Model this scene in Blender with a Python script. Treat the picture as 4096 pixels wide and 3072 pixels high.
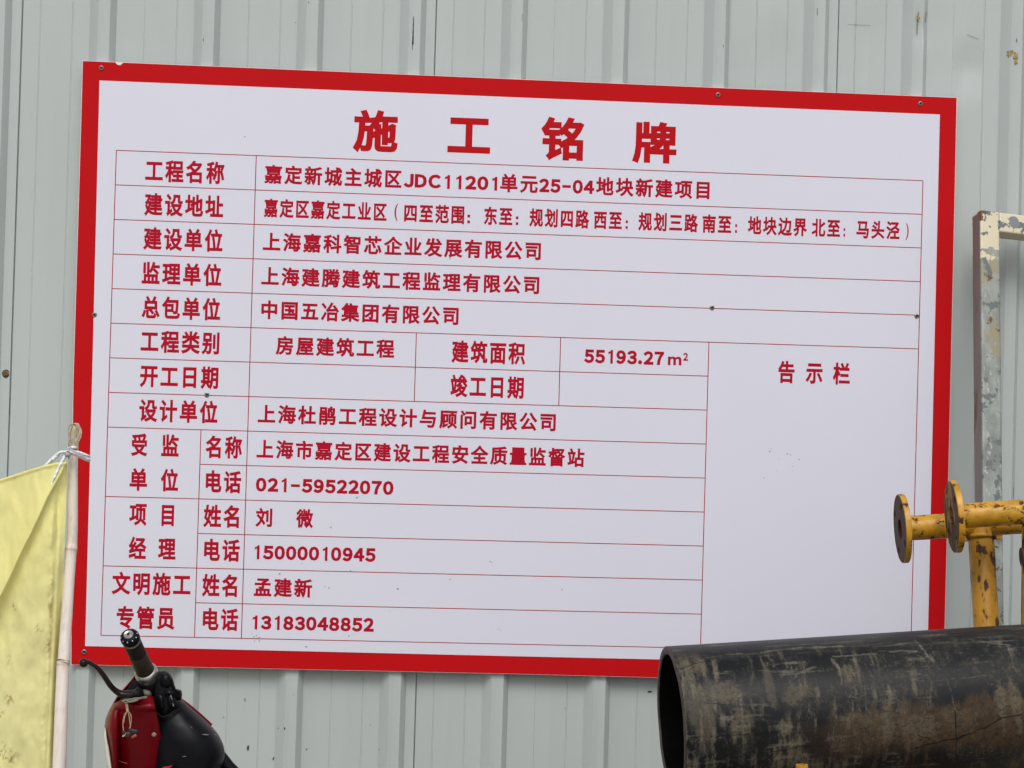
import bpy, bmesh, math, random
import numpy as np
from mathutils import Vector, Matrix

# ------------------------------------------------------------------ camera
F_PX = 2.2 * 4096          # focal length in pixels of a 4096 wide frame
CAM = Vector((-0.4425, -5.5398, 1.5))
RX = Vector((0.9966085, -0.0770194, 0.0289743))      # image right
RY = Vector((0.0301240, 0.0138081, -0.9994508))      # image down
RZ = Vector((0.0765770, 0.9969340, 0.0160814))       # view direction
scene = bpy.context.scene
for o in list(bpy.data.objects):
    bpy.data.objects.remove(o)
cam_d = bpy.data.cameras.new('camera')
cam = bpy.data.objects.new('camera', cam_d)
scene.collection.objects.link(cam)
m = Matrix((RX, -RY, -RZ)).transposed().to_4x4()
m.translation = CAM
cam.matrix_world = m
cam_d.sensor_fit = 'HORIZONTAL'
cam_d.sensor_width = 36.0
cam_d.lens = 36.0 * 2.2
cam_d.clip_start = 0.05
cam_d.clip_end = 500
scene.camera = cam

# ------------------------------------------------------------------ light
SUN_EL, SUN_AZ = math.radians(50), math.radians(184)      # azimuth clockwise from +Y
world = bpy.data.worlds.new('World')
scene.world = world
world.use_nodes = True
wn, wl = world.node_tree.nodes, world.node_tree.links
wn.clear()
w_out = wn.new('ShaderNodeOutputWorld')
w_bg = wn.new('ShaderNodeBackground')
w_sky = wn.new('ShaderNodeTexSky')
w_sky.sky_type = 'NISHITA'
w_sky.sun_disc = False
w_sky.sun_elevation = SUN_EL
w_sky.sun_rotation = SUN_AZ
w_sky.air_density = 1.0
w_sky.dust_density = 4.0
w_sky.ozone_density = 1.0
w_hs = wn.new('ShaderNodeHueSaturation')                  # overcast: greyed sky
w_hs.inputs['Saturation'].default_value = 0.22
wl.new(w_sky.outputs[0], w_hs.inputs['Color'])
wl.new(w_hs.outputs[0], w_bg.inputs[0])
w_bg.inputs[1].default_value = 0.115
wl.new(w_bg.outputs[0], w_out.inputs[0])
sun_d = bpy.data.lights.new('sun', 'SUN')
sun_d.energy = 1.2
sun_d.angle = math.radians(26)
sun_d.color = (1.0, 0.97, 0.93)
sun = bpy.data.objects.new('sun', sun_d)
scene.collection.objects.link(sun)
sd = Vector((math.sin(SUN_AZ) * math.cos(SUN_EL), math.cos(SUN_AZ) * math.cos(SUN_EL), math.sin(SUN_EL)))
sun.rotation_euler = sd.to_track_quat('Z', 'Y').to_euler()
sun.location = (0, -3, 6)
scene.view_settings.view_transform = 'Standard'
scene.view_settings.look = 'None'
scene.view_settings.exposure = 0.11
scene.view_settings.gamma = 1.0
scene.view_settings.use_curve_mapping = False

# ------------------------------------------------------------------ helpers
COL = scene.collection
rnd = random.Random(7)


def at(px, py, depth):
    """point at a distance along the view axis (px, py in a 2212 x 1659 frame)"""
    k = 1.8517
    px, py, depth = float(px), float(py), float(depth)
    return CAM + depth * (RX * ((px * k - 2048) / F_PX) + RY * ((py * k - 1536) / F_PX) + RZ)


def onplane(px, py, y=0.0):
    d = at(px, py, 1.0) - CAM
    return CAM + d * ((y - CAM.y) / d.y)


def empty(name, loc, label, cat, group=None):
    o = bpy.data.objects.new(name, None)
    o.empty_display_size = 0.1
    COL.objects.link(o)
    o.location = loc
    o['label'] = label
    o['category'] = cat
    if group:
        o['group'] = group
    bpy.context.view_layer.update()
    return o


def link(o, parent=None, kind=None, label=None):
    COL.objects.link(o)
    if parent is not None:
        o.parent = parent
        p = parent
        off = Vector((0, 0, 0))
        while p is not None:
            off += p.location
            p = p.parent
        o.location = -off if o.type == 'MESH' and not o.get('local') else o.location
    if kind:
        o['kind'] = kind
    if label:
        o['label'] = label
    return o


def mesh_obj(name, verts, faces, mat, parent=None, smooth=False, kind=None, label=None, mats=None, fmat=None):
    """verts are world coordinates; a parented part is shifted back by its parents' locations"""
    me = bpy.data.meshes.new(name)
    off = Vector((0, 0, 0))
    p = parent
    while p is not None:
        off += p.location
        p = p.parent
    me.from_pydata([tuple(Vector(v) - off) for v in verts], [], faces)
    me.update()
    for mm in (mats or [mat]):
        me.materials.append(mm)
    if fmat is not None:
        me.polygons.foreach_set('material_index', fmat)
    if smooth:
        me.polygons.foreach_set('use_smooth', [True] * len(me.polygons))
    o = bpy.data.objects.new(name, me)
    COL.objects.link(o)
    if parent is not None:
        o.parent = parent
    if kind:
        o['kind'] = kind
    if label:
        o['label'] = label
    return o


class MB:
    def __init__(s):
        s.v = []
        s.f = []
        s.m = []

    def add(s, v, f, mi=0):
        n = len(s.v)
        s.v += [Vector(a) for a in v]
        s.f += [tuple(i + n for i in q) for q in f]
        s.m += [mi] * len(f)
        return s

    def obj(s, name, mat, parent=None, smooth=False, kind=None, label=None, mats=None):
        return mesh_obj(name, s.v, s.f, mat, parent, smooth, kind, label, mats, s.m if mats else None)


def frame_of(d, up=None):
    d = d.normalized()
    u = Vector(up) if up is not None else (Vector((0, 0, 1)) if abs(d.z) < 0.9 else Vector((1, 0, 0)))
    a = u.cross(d).normalized()
    b = d.cross(a).normalized()
    return a, b


def tube(pts, radii, n=16, cap=True, flat=1.0, up=None):
    """tube through world points with a radius at each"""
    pts = [Vector(p) for p in pts]
    V, Fc = [], []
    for i, p in enumerate(pts):
        d = pts[min(i + 1, len(pts) - 1)] - pts[max(i - 1, 0)]
        a, b = frame_of(d, up)
        for k in range(n):
            t = 2 * math.pi * k / n
            V.append(p + a * math.cos(t) * radii[i] + b * math.sin(t) * radii[i] * flat)
    for i in range(len(pts) - 1):
        for k in range(n):
            Fc.append((i * n + k, i * n + (k + 1) % n, (i + 1) * n + (k + 1) % n, (i + 1) * n + k))
    if cap:
        Fc.append(tuple(reversed(range(n))))
        Fc.append(tuple((len(pts) - 1) * n + k for k in range(n)))
    return V, Fc


def lathe(p0, p1, prof, n=40):
    """prof: list of (distance along p0->p1, radius)"""
    p0 = Vector(p0)
    d = (Vector(p1) - p0).normalized()
    a, b = frame_of(d)
    V, Fc = [], []
    for t, r in prof:
        for k in range(n):
            an = 2 * math.pi * k / n
            V.append(p0 + d * t + (a * math.cos(an) + b * math.sin(an)) * max(r, 1e-5))
    for i in range(len(prof) - 1):
        for k in range(n):
            Fc.append((i * n + k, i * n + (k + 1) % n, (i + 1) * n + (k + 1) % n, (i + 1) * n + k))
    return V, Fc


def smooth_path(pts, n=8):
    """Catmull-Rom through tuples of any length"""
    P = [np.array(p, float) for p in pts]
    P = [2 * P[0] - P[1]] + P + [2 * P[-1] - P[-2]]
    out = []
    for i in range(1, len(P) - 2):
        for k in range(n):
            t = k / n
            out.append(0.5 * ((2 * P[i]) + (-P[i - 1] + P[i + 1]) * t + (2 * P[i - 1] - 5 * P[i] + 4 * P[i + 1] - P[i + 2]) * t * t
                              + (-P[i - 1] + 3 * P[i] - 3 * P[i + 1] + P[i + 2]) * t ** 3))
    out.append(P[-2])
    return out


def boxm(c, ax, ay, az):
    """box from centre and three half axes"""
    c = Vector(c)
    V = [c + sx * Vector(ax) + sy * Vector(ay) + sz * Vector(az) for sx in (-1, 1) for sy in (-1, 1) for sz in (-1, 1)]
    return V, [(0, 1, 3, 2), (4, 6, 7, 5), (0, 4, 5, 1), (2, 3, 7, 6), (0, 2, 6, 4), (1, 5, 7, 3)]


def smooth_by_angle(o, deg=35):
    me = o.data
    bm = bmesh.new()
    bm.from_mesh(me)
    bmesh.ops.recalc_face_normals(bm, faces=bm.faces)
    for f in bm.faces:
        f.smooth = True
    for e in bm.edges:
        e.smooth = not (len(e.link_faces) == 2 and e.calc_face_angle(0) > math.radians(deg))
    bm.to_mesh(me)
    bm.free()


def bevel(o, w, seg=2, deg=30):
    bm = bmesh.new()
    bm.from_mesh(o.data)
    bmesh.ops.recalc_face_normals(bm, faces=bm.faces)
    es = [e for e in bm.edges if len(e.link_faces) == 2 and e.calc_face_angle(0) > math.radians(deg)]
    bmesh.ops.bevel(bm, geom=es, offset=w, segments=seg, affect='EDGES', profile=0.7)
    for f in bm.faces:
        f.smooth = True
    bm.to_mesh(o.data)
    bm.free()
    smooth_by_angle(o, 50)


def vnoise(x, y, seed=0):
    xi = np.floor(x).astype(np.int64)
    yi = np.floor(y).astype(np.int64)
    fx = x - xi
    fy = y - yi
    fx = fx * fx * (3 - 2 * fx)
    fy = fy * fy * (3 - 2 * fy)

    def h(a, b):
        n = (a * 374761393 + b * 668265263 + seed * 974634777) & 0xFFFFFFFF
        n = ((n ^ (n >> 13)) * 1274126177) & 0xFFFFFFFF
        return ((n ^ (n >> 16)) & 0xFFFF) / 65535.0
    return (h(xi, yi) * (1 - fx) + h(xi + 1, yi) * fx) * (1 - fy) + (h(xi, yi + 1) * (1 - fx) + h(xi + 1, yi + 1) * fx) * fy


def fbm(x, y, seed=0, oct=5, gain=0.55):
    s = 0
    a = 1
    t = 0
    for i in range(oct):
        s = s + a * vnoise(x * 2 ** i, y * 2 ** i, seed + i * 17)
        t += a
        a *= gain
    return s / t


def sstep(a, b, x):
    t = np.clip((x - a) / (b - a), 0, 1)
    return t * t * (3 - 2 * t)


# ------------------------------------------------------------------ materials
def mat(name, color=(0.5, 0.5, 0.5), rough=0.5, metal=0.0, spec=0.5, coat=0.0, vary=0.0, vscale=8.0,
        bump=0.0, bscale=40.0, rvary=0.0, stretch=(1, 1, 1)):
    M = bpy.data.materials.new(name)
    M.use_nodes = True
    N, L = M.node_tree.nodes, M.node_tree.links
    b = N['Principled BSDF']
    b.inputs['Base Color'].default_value = (*color, 1)
    b.inputs['Roughness'].default_value = rough
    b.inputs['Metallic'].default_value = metal
    b.inputs['Specular IOR Level'].default_value = spec
    b.inputs['Coat Weight'].default_value = coat
    b.inputs['Coat Roughness'].default_value = 0.08
    tc = N.new('ShaderNodeNewGeometry')
    mp = N.new('ShaderNodeMapping')
    L.new(tc.outputs['Position'], mp.inputs[0])
    mp.inputs['Scale'].default_value = stretch
    if vary > 0 or rvary > 0:
        n = N.new('ShaderNodeTexNoise')
        n.inputs['Scale'].default_value = vscale
        n.inputs['Detail'].default_value = 6
        n.inputs['Roughness'].default_value = 0.6
        L.new(mp.outputs[0], n.inputs['Vector'])
        if vary > 0:
            r = N.new('ShaderNodeMapRange')
            r.inputs['From Min'].default_value = 0.3
            r.inputs['From Max'].default_value = 0.7
            r.inputs['To Min'].default_value = 1 - vary
            r.inputs['To Max'].default_value = 1 + vary
            L.new(n.outputs[0], r.inputs[0])
            mx = N.new('ShaderNodeVectorMath')
            mx.operation = 'SCALE'
            mx.inputs[0].default_value = color
            L.new(r.outputs[0], mx.inputs['Scale'])
            L.new(mx.outputs[0], b.inputs['Base Color'])
        if rvary > 0:
            r = N.new('ShaderNodeMapRange')
            r.inputs['From Min'].default_value = 0.3
            r.inputs['From Max'].default_value = 0.7
            r.inputs['To Min'].default_value = max(0.02, rough - rvary)
            r.inputs['To Max'].default_value = min(1, rough + rvary)
            L.new(n.outputs[0], r.inputs[0])
            L.new(r.outputs[0], b.inputs['Roughness'])
    if bump > 0:
        n2 = N.new('ShaderNodeTexNoise')
        n2.inputs['Scale'].default_value = bscale
        n2.inputs['Detail'].default_value = 4
        L.new(mp.outputs[0], n2.inputs['Vector'])
        bp = N.new('ShaderNodeBump')
        bp.inputs['Strength'].default_value = bump
        bp.inputs['Distance'].default_value = 0.002
        L.new(n2.outputs[0], bp.inputs['Height'])
        L.new(bp.outputs[0], b.inputs['Normal'])
    return M


def noise_node(N, L, vec, scale, detail=6, rough=0.6):
    n = N.new('ShaderNodeTexNoise')
    n.inputs['Scale'].default_value = scale
    n.inputs['Detail'].default_value = detail
    n.inputs['Roughness'].default_value = rough
    L.new(vec, n.inputs['Vector'])
    return n.outputs[0]


def ramp_node(N, L, fac, a, b):
    r = N.new('ShaderNodeMapRange')
    r.interpolation_type = 'SMOOTHSTEP'
    r.inputs['From Min'].default_value = a
    r.inputs['From Max'].default_value = b
    L.new(fac, r.inputs[0])
    return r.outputs[0]


def mix_node(N, L, fac, a, b):
    x = N.new('ShaderNodeMix')
    x.data_type = 'RGBA'
    L.new(fac, x.inputs['Factor'])
    for s, v in ((x.inputs[6], a), (x.inputs[7], b)):
        if hasattr(v, 'is_linked') or hasattr(v, 'links'):
            L.new(v, s)
        else:
            s.default_value = (*v, 1)
    return x.outputs[2]


def attr_mat(name, attr='paint', rough=0.5, rattr=None, spec=0.5, bump=0.0, bscale=200, translucent=0.0, bump_attr=None):
    """base colour comes from a colour attribute that holds the thing's own stains and paint"""
    M = bpy.data.materials.new(name)
    M.use_nodes = True
    N, L = M.node_tree.nodes, M.node_tree.links
    b = N['Principled BSDF']
    a = N.new('ShaderNodeAttribute')
    a.attribute_name = attr
    L.new(a.outputs['Color'], b.inputs['Base Color'])
    b.inputs['Roughness'].default_value = rough
    b.inputs['Specular IOR Level'].default_value = spec
    if rattr:
        r = N.new('ShaderNodeAttribute')
        r.attribute_name = rattr
        L.new(r.outputs['Fac'], b.inputs['Roughness'])
    if bump > 0:
        g = N.new('ShaderNodeNewGeometry')
        h = noise_node(N, L, g.outputs['Position'], bscale, 5)
        bp = N.new('ShaderNodeBump')
        bp.inputs['Strength'].default_value = bump
        bp.inputs['Distance'].default_value = 0.001
        L.new(h, bp.inputs['Height'])
        L.new(bp.outputs[0], b.inputs['Normal'])
    if translucent > 0:
        t = N.new('ShaderNodeBsdfTranslucent')
        L.new(a.outputs['Color'], t.inputs[0])
        mx = N.new('ShaderNodeMixShader')
        mx.inputs[0].default_value = translucent
        L.new(b.outputs[0], mx.inputs[1])
        L.new(t.outputs[0], mx.inputs[2])
        L.new(mx.outputs[0], N['Material Output'].inputs[0])
    return M


def set_attr(o, name, rgb):
    me = o.data
    a = me.color_attributes.new(name, 'FLOAT_COLOR', 'POINT')
    c = np.ones((len(me.vertices), 4), np.float32)
    c[:, :3] = rgb
    a.data.foreach_set('color', c.ravel())


def set_float(o, name, val):
    a = o.data.attributes.new(name, 'FLOAT', 'POINT')
    a.data.foreach_set('value', np.asarray(val, np.float32).ravel())


def painted_metal(name, paint, rust=(0.09, 0.035, 0.015), lo=0.56, hi=0.62, scale=22.0, rough=0.42, stretch=(1, 1, 1), dark=(0.02, 0.012, 0.008)):
    """paint with chips of rust and grime, by noise in world space"""
    M = bpy.data.materials.new(name)
    M.use_nodes = True
    N, L = M.node_tree.nodes, M.node_tree.links
    b = N['Principled BSDF']
    g = N.new('ShaderNodeNewGeometry')
    mp = N.new('ShaderNodeMapping')
    mp.inputs['Scale'].default_value = stretch
    L.new(g.outputs['Position'], mp.inputs[0])
    p = mp.outputs[0]
    big = noise_node(N, L, p, scale, 8, 0.62)
    fine = noise_node(N, L, p, scale * 4.5, 6, 0.7)
    tint = noise_node(N, L, p, scale * 0.5, 3)
    c = mix_node(N, L, ramp_node(N, L, tint, 0.35, 0.7), paint, tuple(v * 0.66 for v in paint))
    c = mix_node(N, L, ramp_node(N, L, fine, 0.60, 0.67), c, tuple(0.5 * a + 0.5 * r for a, r in zip(paint, dark)))
    c = mix_node(N, L, ramp_node(N, L, big, lo, hi), c, rust)
    c = mix_node(N, L, ramp_node(N, L, big, hi + 0.03, hi + 0.09), c, dark)
    L.new(c, b.inputs['Base Color'])
    r = N.new('ShaderNodeMapRange')
    r.inputs['To Min'].default_value = rough
    r.inputs['To Max'].default_value = 0.85
    L.new(ramp_node(N, L, big, lo - 0.05, hi), r.inputs[0])
    L.new(r.outputs[0], b.inputs['Roughness'])
    bp = N.new('ShaderNodeBump')
    bp.inputs['Strength'].default_value = 0.5
    bp.inputs['Distance'].default_value = 0.0015
    bp.invert = True
    L.new(ramp_node(N, L, big, lo - 0.08, hi + 0.05), bp.inputs['Height'])
    L.new(bp.outputs[0], b.inputs['Normal'])
    return M

M_FENCE = mat('fence_paint', (0.425, 0.468, 0.465), rough=0.45, spec=0.40, vary=0.035, vscale=3.0, bump=0.04, bscale=6, rvary=0.06, stretch=(1, 1, 0.25))
M_DARK = mat('dark_scratch', (0.05, 0.05, 0.05), rough=0.8)
M_STEEL = mat('galvanised_rail', (0.30, 0.31, 0.32), rough=0.5, metal=0.6, vary=0.1)

# ------------------------------------------------------------------ ground
def build_ground():
    n = 120
    xs = np.linspace(-1, 1, n)
    xs = np.sign(xs) * np.abs(xs) ** 2.2 * 90
    V, Fc = [], []
    for j in range(n):
        for i in range(n):
            x, y = xs[i], xs[j]
            z = -0.03 + 0.05 * float(fbm(np.array(x * 0.9 + 50), np.array(y * 0.9 + 50), 3)) * min(1, 6 / (1 + abs(x) * .2 + abs(y) * .2))
            V.append((x, y, z))
    for j in range(n - 1):
        for i in range(n - 1):
            Fc.append((j * n + i, j * n + i + 1, (j + 1) * n + i + 1, (j + 1) * n + i))
    M = bpy.data.materials.new('packed_dirt')
    M.use_nodes = True
    N, L = M.node_tree.nodes, M.node_tree.links
    b = N['Principled BSDF']
    g = N.new('ShaderNodeNewGeometry')
    f = noise_node(N, L, g.outputs['Position'], 1.2, 8)
    f2 = noise_node(N, L, g.outputs['Position'], 30, 6)
    c = mix_node(N, L, ramp_node(N, L, f, 0.35, 0.65), (0.27, 0.245, 0.21), (0.36, 0.34, 0.305))
    c = mix_node(N, L, ramp_node(N, L, f2, 0.55, 0.7), c, (0.18, 0.16, 0.14))
    L.new(c, b.inputs['Base Color'])
    b.inputs['Roughness'].default_value = 0.95
    o = mesh_obj('ground', V, Fc, M, smooth=True, kind='structure')


build_ground()

# ------------------------------------------------------------------ fence of profiled steel sheets
PITCH, X0 = 0.2530, -0.028           # a rib crown stands at X0 + k*PITCH
CROWN_Y, FLAT_Y = 0.010, 0.034


def profile_points(k):
    """x,y points from the right foot of rib k-1 to the right foot of rib k (x to the right)"""
    c = X0 + k * PITCH
    l = c - PITCH + 0.032            # right foot of the rib before
    r = c - 0.044                    # left foot of this rib
    P = [(l, FLAT_Y)]
    for fr in (0.36, 0.80):
        gx = l + (r - l) * fr
        P += [(gx - 0.0022, FLAT_Y), (gx - 0.0006, FLAT_Y + 0.0011), (gx + 0.0006, FLAT_Y + 0.0011), (gx + 0.0016, FLAT_Y - 0.0006), (gx + 0.014, FLAT_Y)]
    for fr in (0.56,):
        gx = l + (r - l) * fr
        P += [(gx - 0.004, FLAT_Y), (gx, FLAT_Y - 0.0006), (gx + 0.004, FLAT_Y)]
    P += [(r, FLAT_Y), (r + 0.006, FLAT_Y - 0.002), (c - 0.0185, CROWN_Y + 0.0025), (c - 0.0150, CROWN_Y),
          (c - 0.0115, CROWN_Y), (c - 0.0100, CROWN_Y + 0.0006), (c + 0.0085, CROWN_Y + 0.0006), (c + 0.0100, CROWN_Y), (c + 0.0128, CROWN_Y),
          (c + 0.0150, CROWN_Y + 0.0025), (c + 0.027, FLAT_Y - 0.002)]
    P.sort()
    return P


def fence_y(x):
    k = math.floor((x - X0 + PITCH - 0.032) / PITCH)
    P = profile_points(k) + [profile_points(k + 1)[0]]
    for a, b in zip(P, P[1:]):
        if a[0] <= x <= b[0] and b[0] > a[0]:
            return a[1] + (b[1] - a[1]) * (x - a[0]) / (b[0] - a[0])
    return FLAT_Y


DENTS = [(1.118, 2.42, 0.016, 0.028), (0.99, 2.515, 0.010, 0.022), (1.32, 2.30, -0.003, 0.07), (0.62, 2.53, -0.004, 0.05), (0.86, 2.49, 0.003, 0.05)]
fence = empty('site_fence', (0, 0.03, 0), 'pale grey-green corrugated steel site fence behind the red-bordered notice board', 'fence')
for s in range(-3, 5):
    k0 = 4 * s - 1
    xa, xb = X0 + k0 * PITCH + 0.050, X0 + (k0 + 4) * PITCH + 0.050
    P = [(xa - 0.004, FLAT_Y + 0.0120), (xa + 0.0016, FLAT_Y + 0.0115), (xa + 0.0034, FLAT_Y + 0.0008)]
    for k in range(k0 + 1, k0 + 5):
        for q in profile_points(k):
            if q[0] > xa + 0.012 and q[0] < xb - 0.010:
                P.append((q[0], q[1] + (-0.0012 if q[1] > FLAT_Y - .002 and q[0] < xa + 0.3 else 0)))
    P.append((xb - 0.010, FLAT_Y))
    P.append((xb - 0.0006, FLAT_Y - 0.0022))
    P.append((xb, FLAT_Y - 0.0018))
    P.append((xb + 0.0001, FLAT_Y + 0.0020))
    zs = np.linspace(0.0, 3.0, 76)
    V = []
    for z in zs:
        for x, y in P:
            dy = 0.0024 * (float(vnoise(np.array(x * 3.1 + 40), np.array(z * 1.3 + 9), 5)) - 0.5)
            dx = 0.0022 * (float(vnoise(np.array(x * 2.0 + 7), np.array(z * 1.7 + 3), 9)) - 0.5)
            for (qx, qz, h, w) in DENTS:
                dy += h * math.exp(-((x - qx) ** 2 / (w * w) + (z - qz) ** 2 / (w * w * 1.3)))
            V.append((x + dx, y + dy, z))
    n = len(P)
    Fc = [(j * n + i, j * n + i + 1, (j + 1) * n + i + 1, (j + 1) * n + i) for j in range(len(zs) - 1) for i in range(n - 1)]
    o = mesh_obj('steel_sheet', V, Fc, M_FENCE, fence)
    smooth_by_angle(o, 22)
rail = MB()
for z in (0.25, 1.5, 2.75):
    o = mesh_obj('rail', *boxm((0.98, 0.062, z), (4.05, 0, 0), (0, 0.02, 0), (0, 0, 0.02)), M_STEEL, fence)
for x in np.arange(-2.9, 5.2, 1.9):
    o = mesh_obj('post', *boxm((x, 0.112, 1.5), (0.025, 0, 0), (0, 0.025, 0), (0, 0, 1.5)), M_STEEL, fence)

# scratches and chips in the paint of the fence, where the photograph shows them
M_RUSTF = mat('foam_rust', (0.33, 0.22, 0.06), rough=0.9, vary=0.4, vscale=150, bump=0.6, bscale=300)
chips = MB()


def chip(px, py, w, h, lean=0.0, mb=chips, lift=0.0007):
    c = onplane(px, py, 0.03)
    c = onplane(px, py, fence_y(c.x))
    nv = 9
    V = []
    for i in range(nv):
        t = 2 * math.pi * i / nv
        r = 0.75 + 0.5 * rnd.random()
        x = c.x + w * math.cos(t) * r + lean * h * math.sin(t)
        z = c.z + h * math.sin(t) * r
        V.append((x, fence_y(x) - lift, z))
    mb.add(V, [tuple(range(nv))])


def zz(ox, oy, s):
    return lambda x, y: ((ox + x / s) / 1.8517, (oy + y / s) / 1.8517)


z5 = zz(600, 2600, 1.0533)
for x, y, w, h in ((400, 210, .0012, .005), (310, 283, .002, .001), (540, 330, .001, .002), (567, 330, .0018, .004), (413, 412, .003, .006), (660, 418, .002, .002),
                   (520, 457, .0016, .004), (965, 421, .001, .0015), (928, 315, .0014, .001), (1418, 432, .001, .002), (1748, 245, .002, .001), (2105, 175, .006, .0022),
                   (605, 188, .001, .001), (1310, 185, .002, .0012)):
    chip(*z5(x, y), w, h, rnd.uniform(-.3, .3))
z2 = zz(1024, 0, 1.44)
for y0 in range(108, 262, 12):
    chip(*z2(907 - (y0 - 108) * .026, y0), .0010 + (y0 - 108) * .000006, .0055)
chip(*z2(903, 250), .0022, .003)
chip(*z2(303, 12), .0015, .0015)
chip(*z2(228, 130), .0012, .001)
for y0 in (268, 280):
    chip(*z2(902, y0), .0007, .004)
z1 = zz(0, 0, 2.16)
chip(*z1(1757, 345), .0009, .0035)
z3 = zz(2560, 0, 1.44)
for y0 in range(52, 86, 8):
    chip(*z3(1021, y0), .0008, .003)
chip(*z3(481, 266), .0018, .003)
for x0 in range(432, 478, 8):
    chip(*z3(x0, 262), .003, .0004)
for y0 in range(140, 202, 9):
    chip(*z3(1596, y0), .0009, .0035)
for y0 in range(76, 126, 8):
    chip(*z3(1646 - (y0 - 76) * .1, y0), .0010, .0035)
    chip(*z3(1603 - (y0 - 76) * .1, y0), .0009, .0035)
for i in range(10):
    chip(*z3(1885 + i * 7, 200 + i * 2.8), .0028, .0003)
for i in range(14):
    chip(*z3(1205 + i * 9, 142 + i * .3), .0036, .0003)
chip(*z3(2170, 232), .0010, .005)
chip(1128, 38, .0006, .01)
for y0 in range(250, 330, 14):
    chip((3500 + 1312 / 2.37) / 1.8517, (1850 + y0 / 2.37) / 1.8517, .0009, .004)
chip((271 / .922) / 1.8517, (1133 / .922) / 1.8517, .003, .0015)
chips.obj('paint_chip', M_DARK, fence, kind='stuff')
foam = MB()
for i in range(26):
    a = rnd.random()
    if i < 12:
        x, y = 2118 + 45 * rnd.random(), 292 + 40 * rnd.random()
    elif i < 20:
        x, y = 2160 + 14 * rnd.random(), 300 + 68 * rnd.random()
    else:
        x, y = 1598 + 10 * rnd.random(), 78 + 48 * rnd.random()
    chip(*z3(x, y), .0012 + .0022 * rnd.random(), .0012 + .0035 * rnd.random(), rnd.uniform(-1, 1), mb=foam, lift=0.0012 + .0005 * rnd.random())
foam.obj('rust_spot', M_RUSTF, fence, kind='stuff')
# hex-headed screw on the fence, left edge
M_BRASS = mat('brown_screw', (0.22, 0.11, 0.035), rough=0.4, metal=0.7, vary=0.3, vscale=300)
c = onplane(13, 807, FLAT_Y)
sb = MB()
sb.add(*lathe(c, c + Vector((0, -1, 0)), [(0, .010), (.0015, .0098), (.0022, .007)], 20))
o = sb.obj('screw_washer', M_DARK, fence)
sb = MB()
sb.add(*lathe(c, c + Vector((0, -1, 0)), [(0.002, .0062), (.006, .0062), (.0068, .005), (.0068, .0028), (.005, .0024), (.005, 0)], 6))
o = sb.obj('screw', M_BRASS, fence)

# ------------------------------------------------------------------ notice board
M_RED = mat('board_red_print', (0.48, 0.0035, 0.0065), rough=0.6, spec=0.10, vary=0.03, vscale=2.5)
M_WHITE = mat('board_white_print', (0.650, 0.655, 0.755), rough=0.32, spec=0.40, vary=0.012, vscale=1.5, bump=0.10, bscale=3)
M_CORE = mat('board_core', (0.75, 0.72, 0.70), rough=0.6)
M_LET = mat('lettering_red', (0.40, 0.0035, 0.022), rough=0.55, spec=0.10)
M_LET2 = mat('title_red', (0.44, 0.0045, 0.009), rough=0.55, spec=0.10)
M_LINE = mat('rule_red', (0.34, 0.016, 0.030), rough=0.6, spec=.1)
board = empty('notice_board', (0, 0, 0.874), 'white construction notice board with wide red border and red Chinese lettering, screwed to the fence', 'notice board')
outer = [(-1.0888, 2.3452), (-1.0882, 2.2), (-1.0876, 2.0), (-1.0872, 1.8), (-1.0867, 1.56), (-1.083, 1.35), (-1.078, 1.15), (-1.0735, 1.0), (-1.0701, 0.8762),
         (-0.5, 0.8758), (0.0, 0.8755), (0.36, 0.8735), (0.75, 0.8725), (1.0865, 0.8720), (1.0862, 1.0), (1.0855, 1.3), (1.0848, 1.62), (1.0835, 2.0), (1.0818, 2.3419),
         (0.5, 2.3424), (-0.04, 2.3434), (-0.6, 2.3446)]
TH = 0.009
n = len(outer)
V = [(x, TH, z) for x, z in outer] + [(x, 0.0, z) for x, z in outer]
Fc = [tuple(range(n)), tuple(reversed(range(n, 2 * n)))] + [(i, i + n, (i + 1) % n + n, (i + 1) % n) for i in range(n)]
o = mesh_obj('backing_panel', V, Fc, M_CORE, board)


def sheet(name, pts, y, mt, t=0.0004):
    n = len(pts)
    V = [(x, y, z) for x, z in pts] + [(x, y - t, z) for x, z in pts]
    Fc = [tuple(range(n)), tuple(reversed(range(n, 2 * n)))] + [(i, i + n, (i + 1) % n + n, (i + 1) % n) for i in range(n)]
    return mesh_obj(name, V, Fc, mt, board)


def inset(x, z):
    cx, cz = 0.0, 1.609
    return (x - math.copysign(0.0012, x - cx), z - math.copysign(0.0010, z - cz) if abs(z - cz) > .6 else z)


sheet('red_border', [inset(*q) for q in outer], -0.0002, M_RED)
sheet('white_face', [(-1.0461, 2.2982), (-1.0412, 1.62), (-1.0371, 0.9223), (0.0, 0.9195), (1.0427, 0.9183), (1.0427, 1.005), (1.0405, 1.62), (1.0387, 2.2972)], -0.0008, M_WHITE)
# chip out of the top edge
sheet('edge_chip', [(-1.010, 2.3440), (-1.004, 2.3385), (-0.997, 2.3375), (-0.990, 2.3440)], -0.0007, M_CORE)

ROW, ZT = 0.084318, 2.12942
CX = [-1.0, -0.7744, -0.66095, -0.25648, 0.10022, 0.47019, 1.0]
lines = MB()
LW = 0.0021


def hline(x0, x1, r):
    z = ZT - r * ROW
    lines.add([(x0, -.0013, z - LW / 2), (x1, -.0013, z - LW / 2), (x1, -.0013, z + LW / 2), (x0, -.0013, z + LW / 2)], [(0, 1, 2, 3)])


def vline(x, r0, r1):
    z0, z1 = ZT - r0 * ROW, ZT - r1 * ROW
    lines.add([(x - LW / 2, -.0014, z1), (x + LW / 2, -.0014, z1), (x + LW / 2, -.0014, z0), (x - LW / 2, -.0014, z0)], [(0, 1, 2, 3)])


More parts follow.
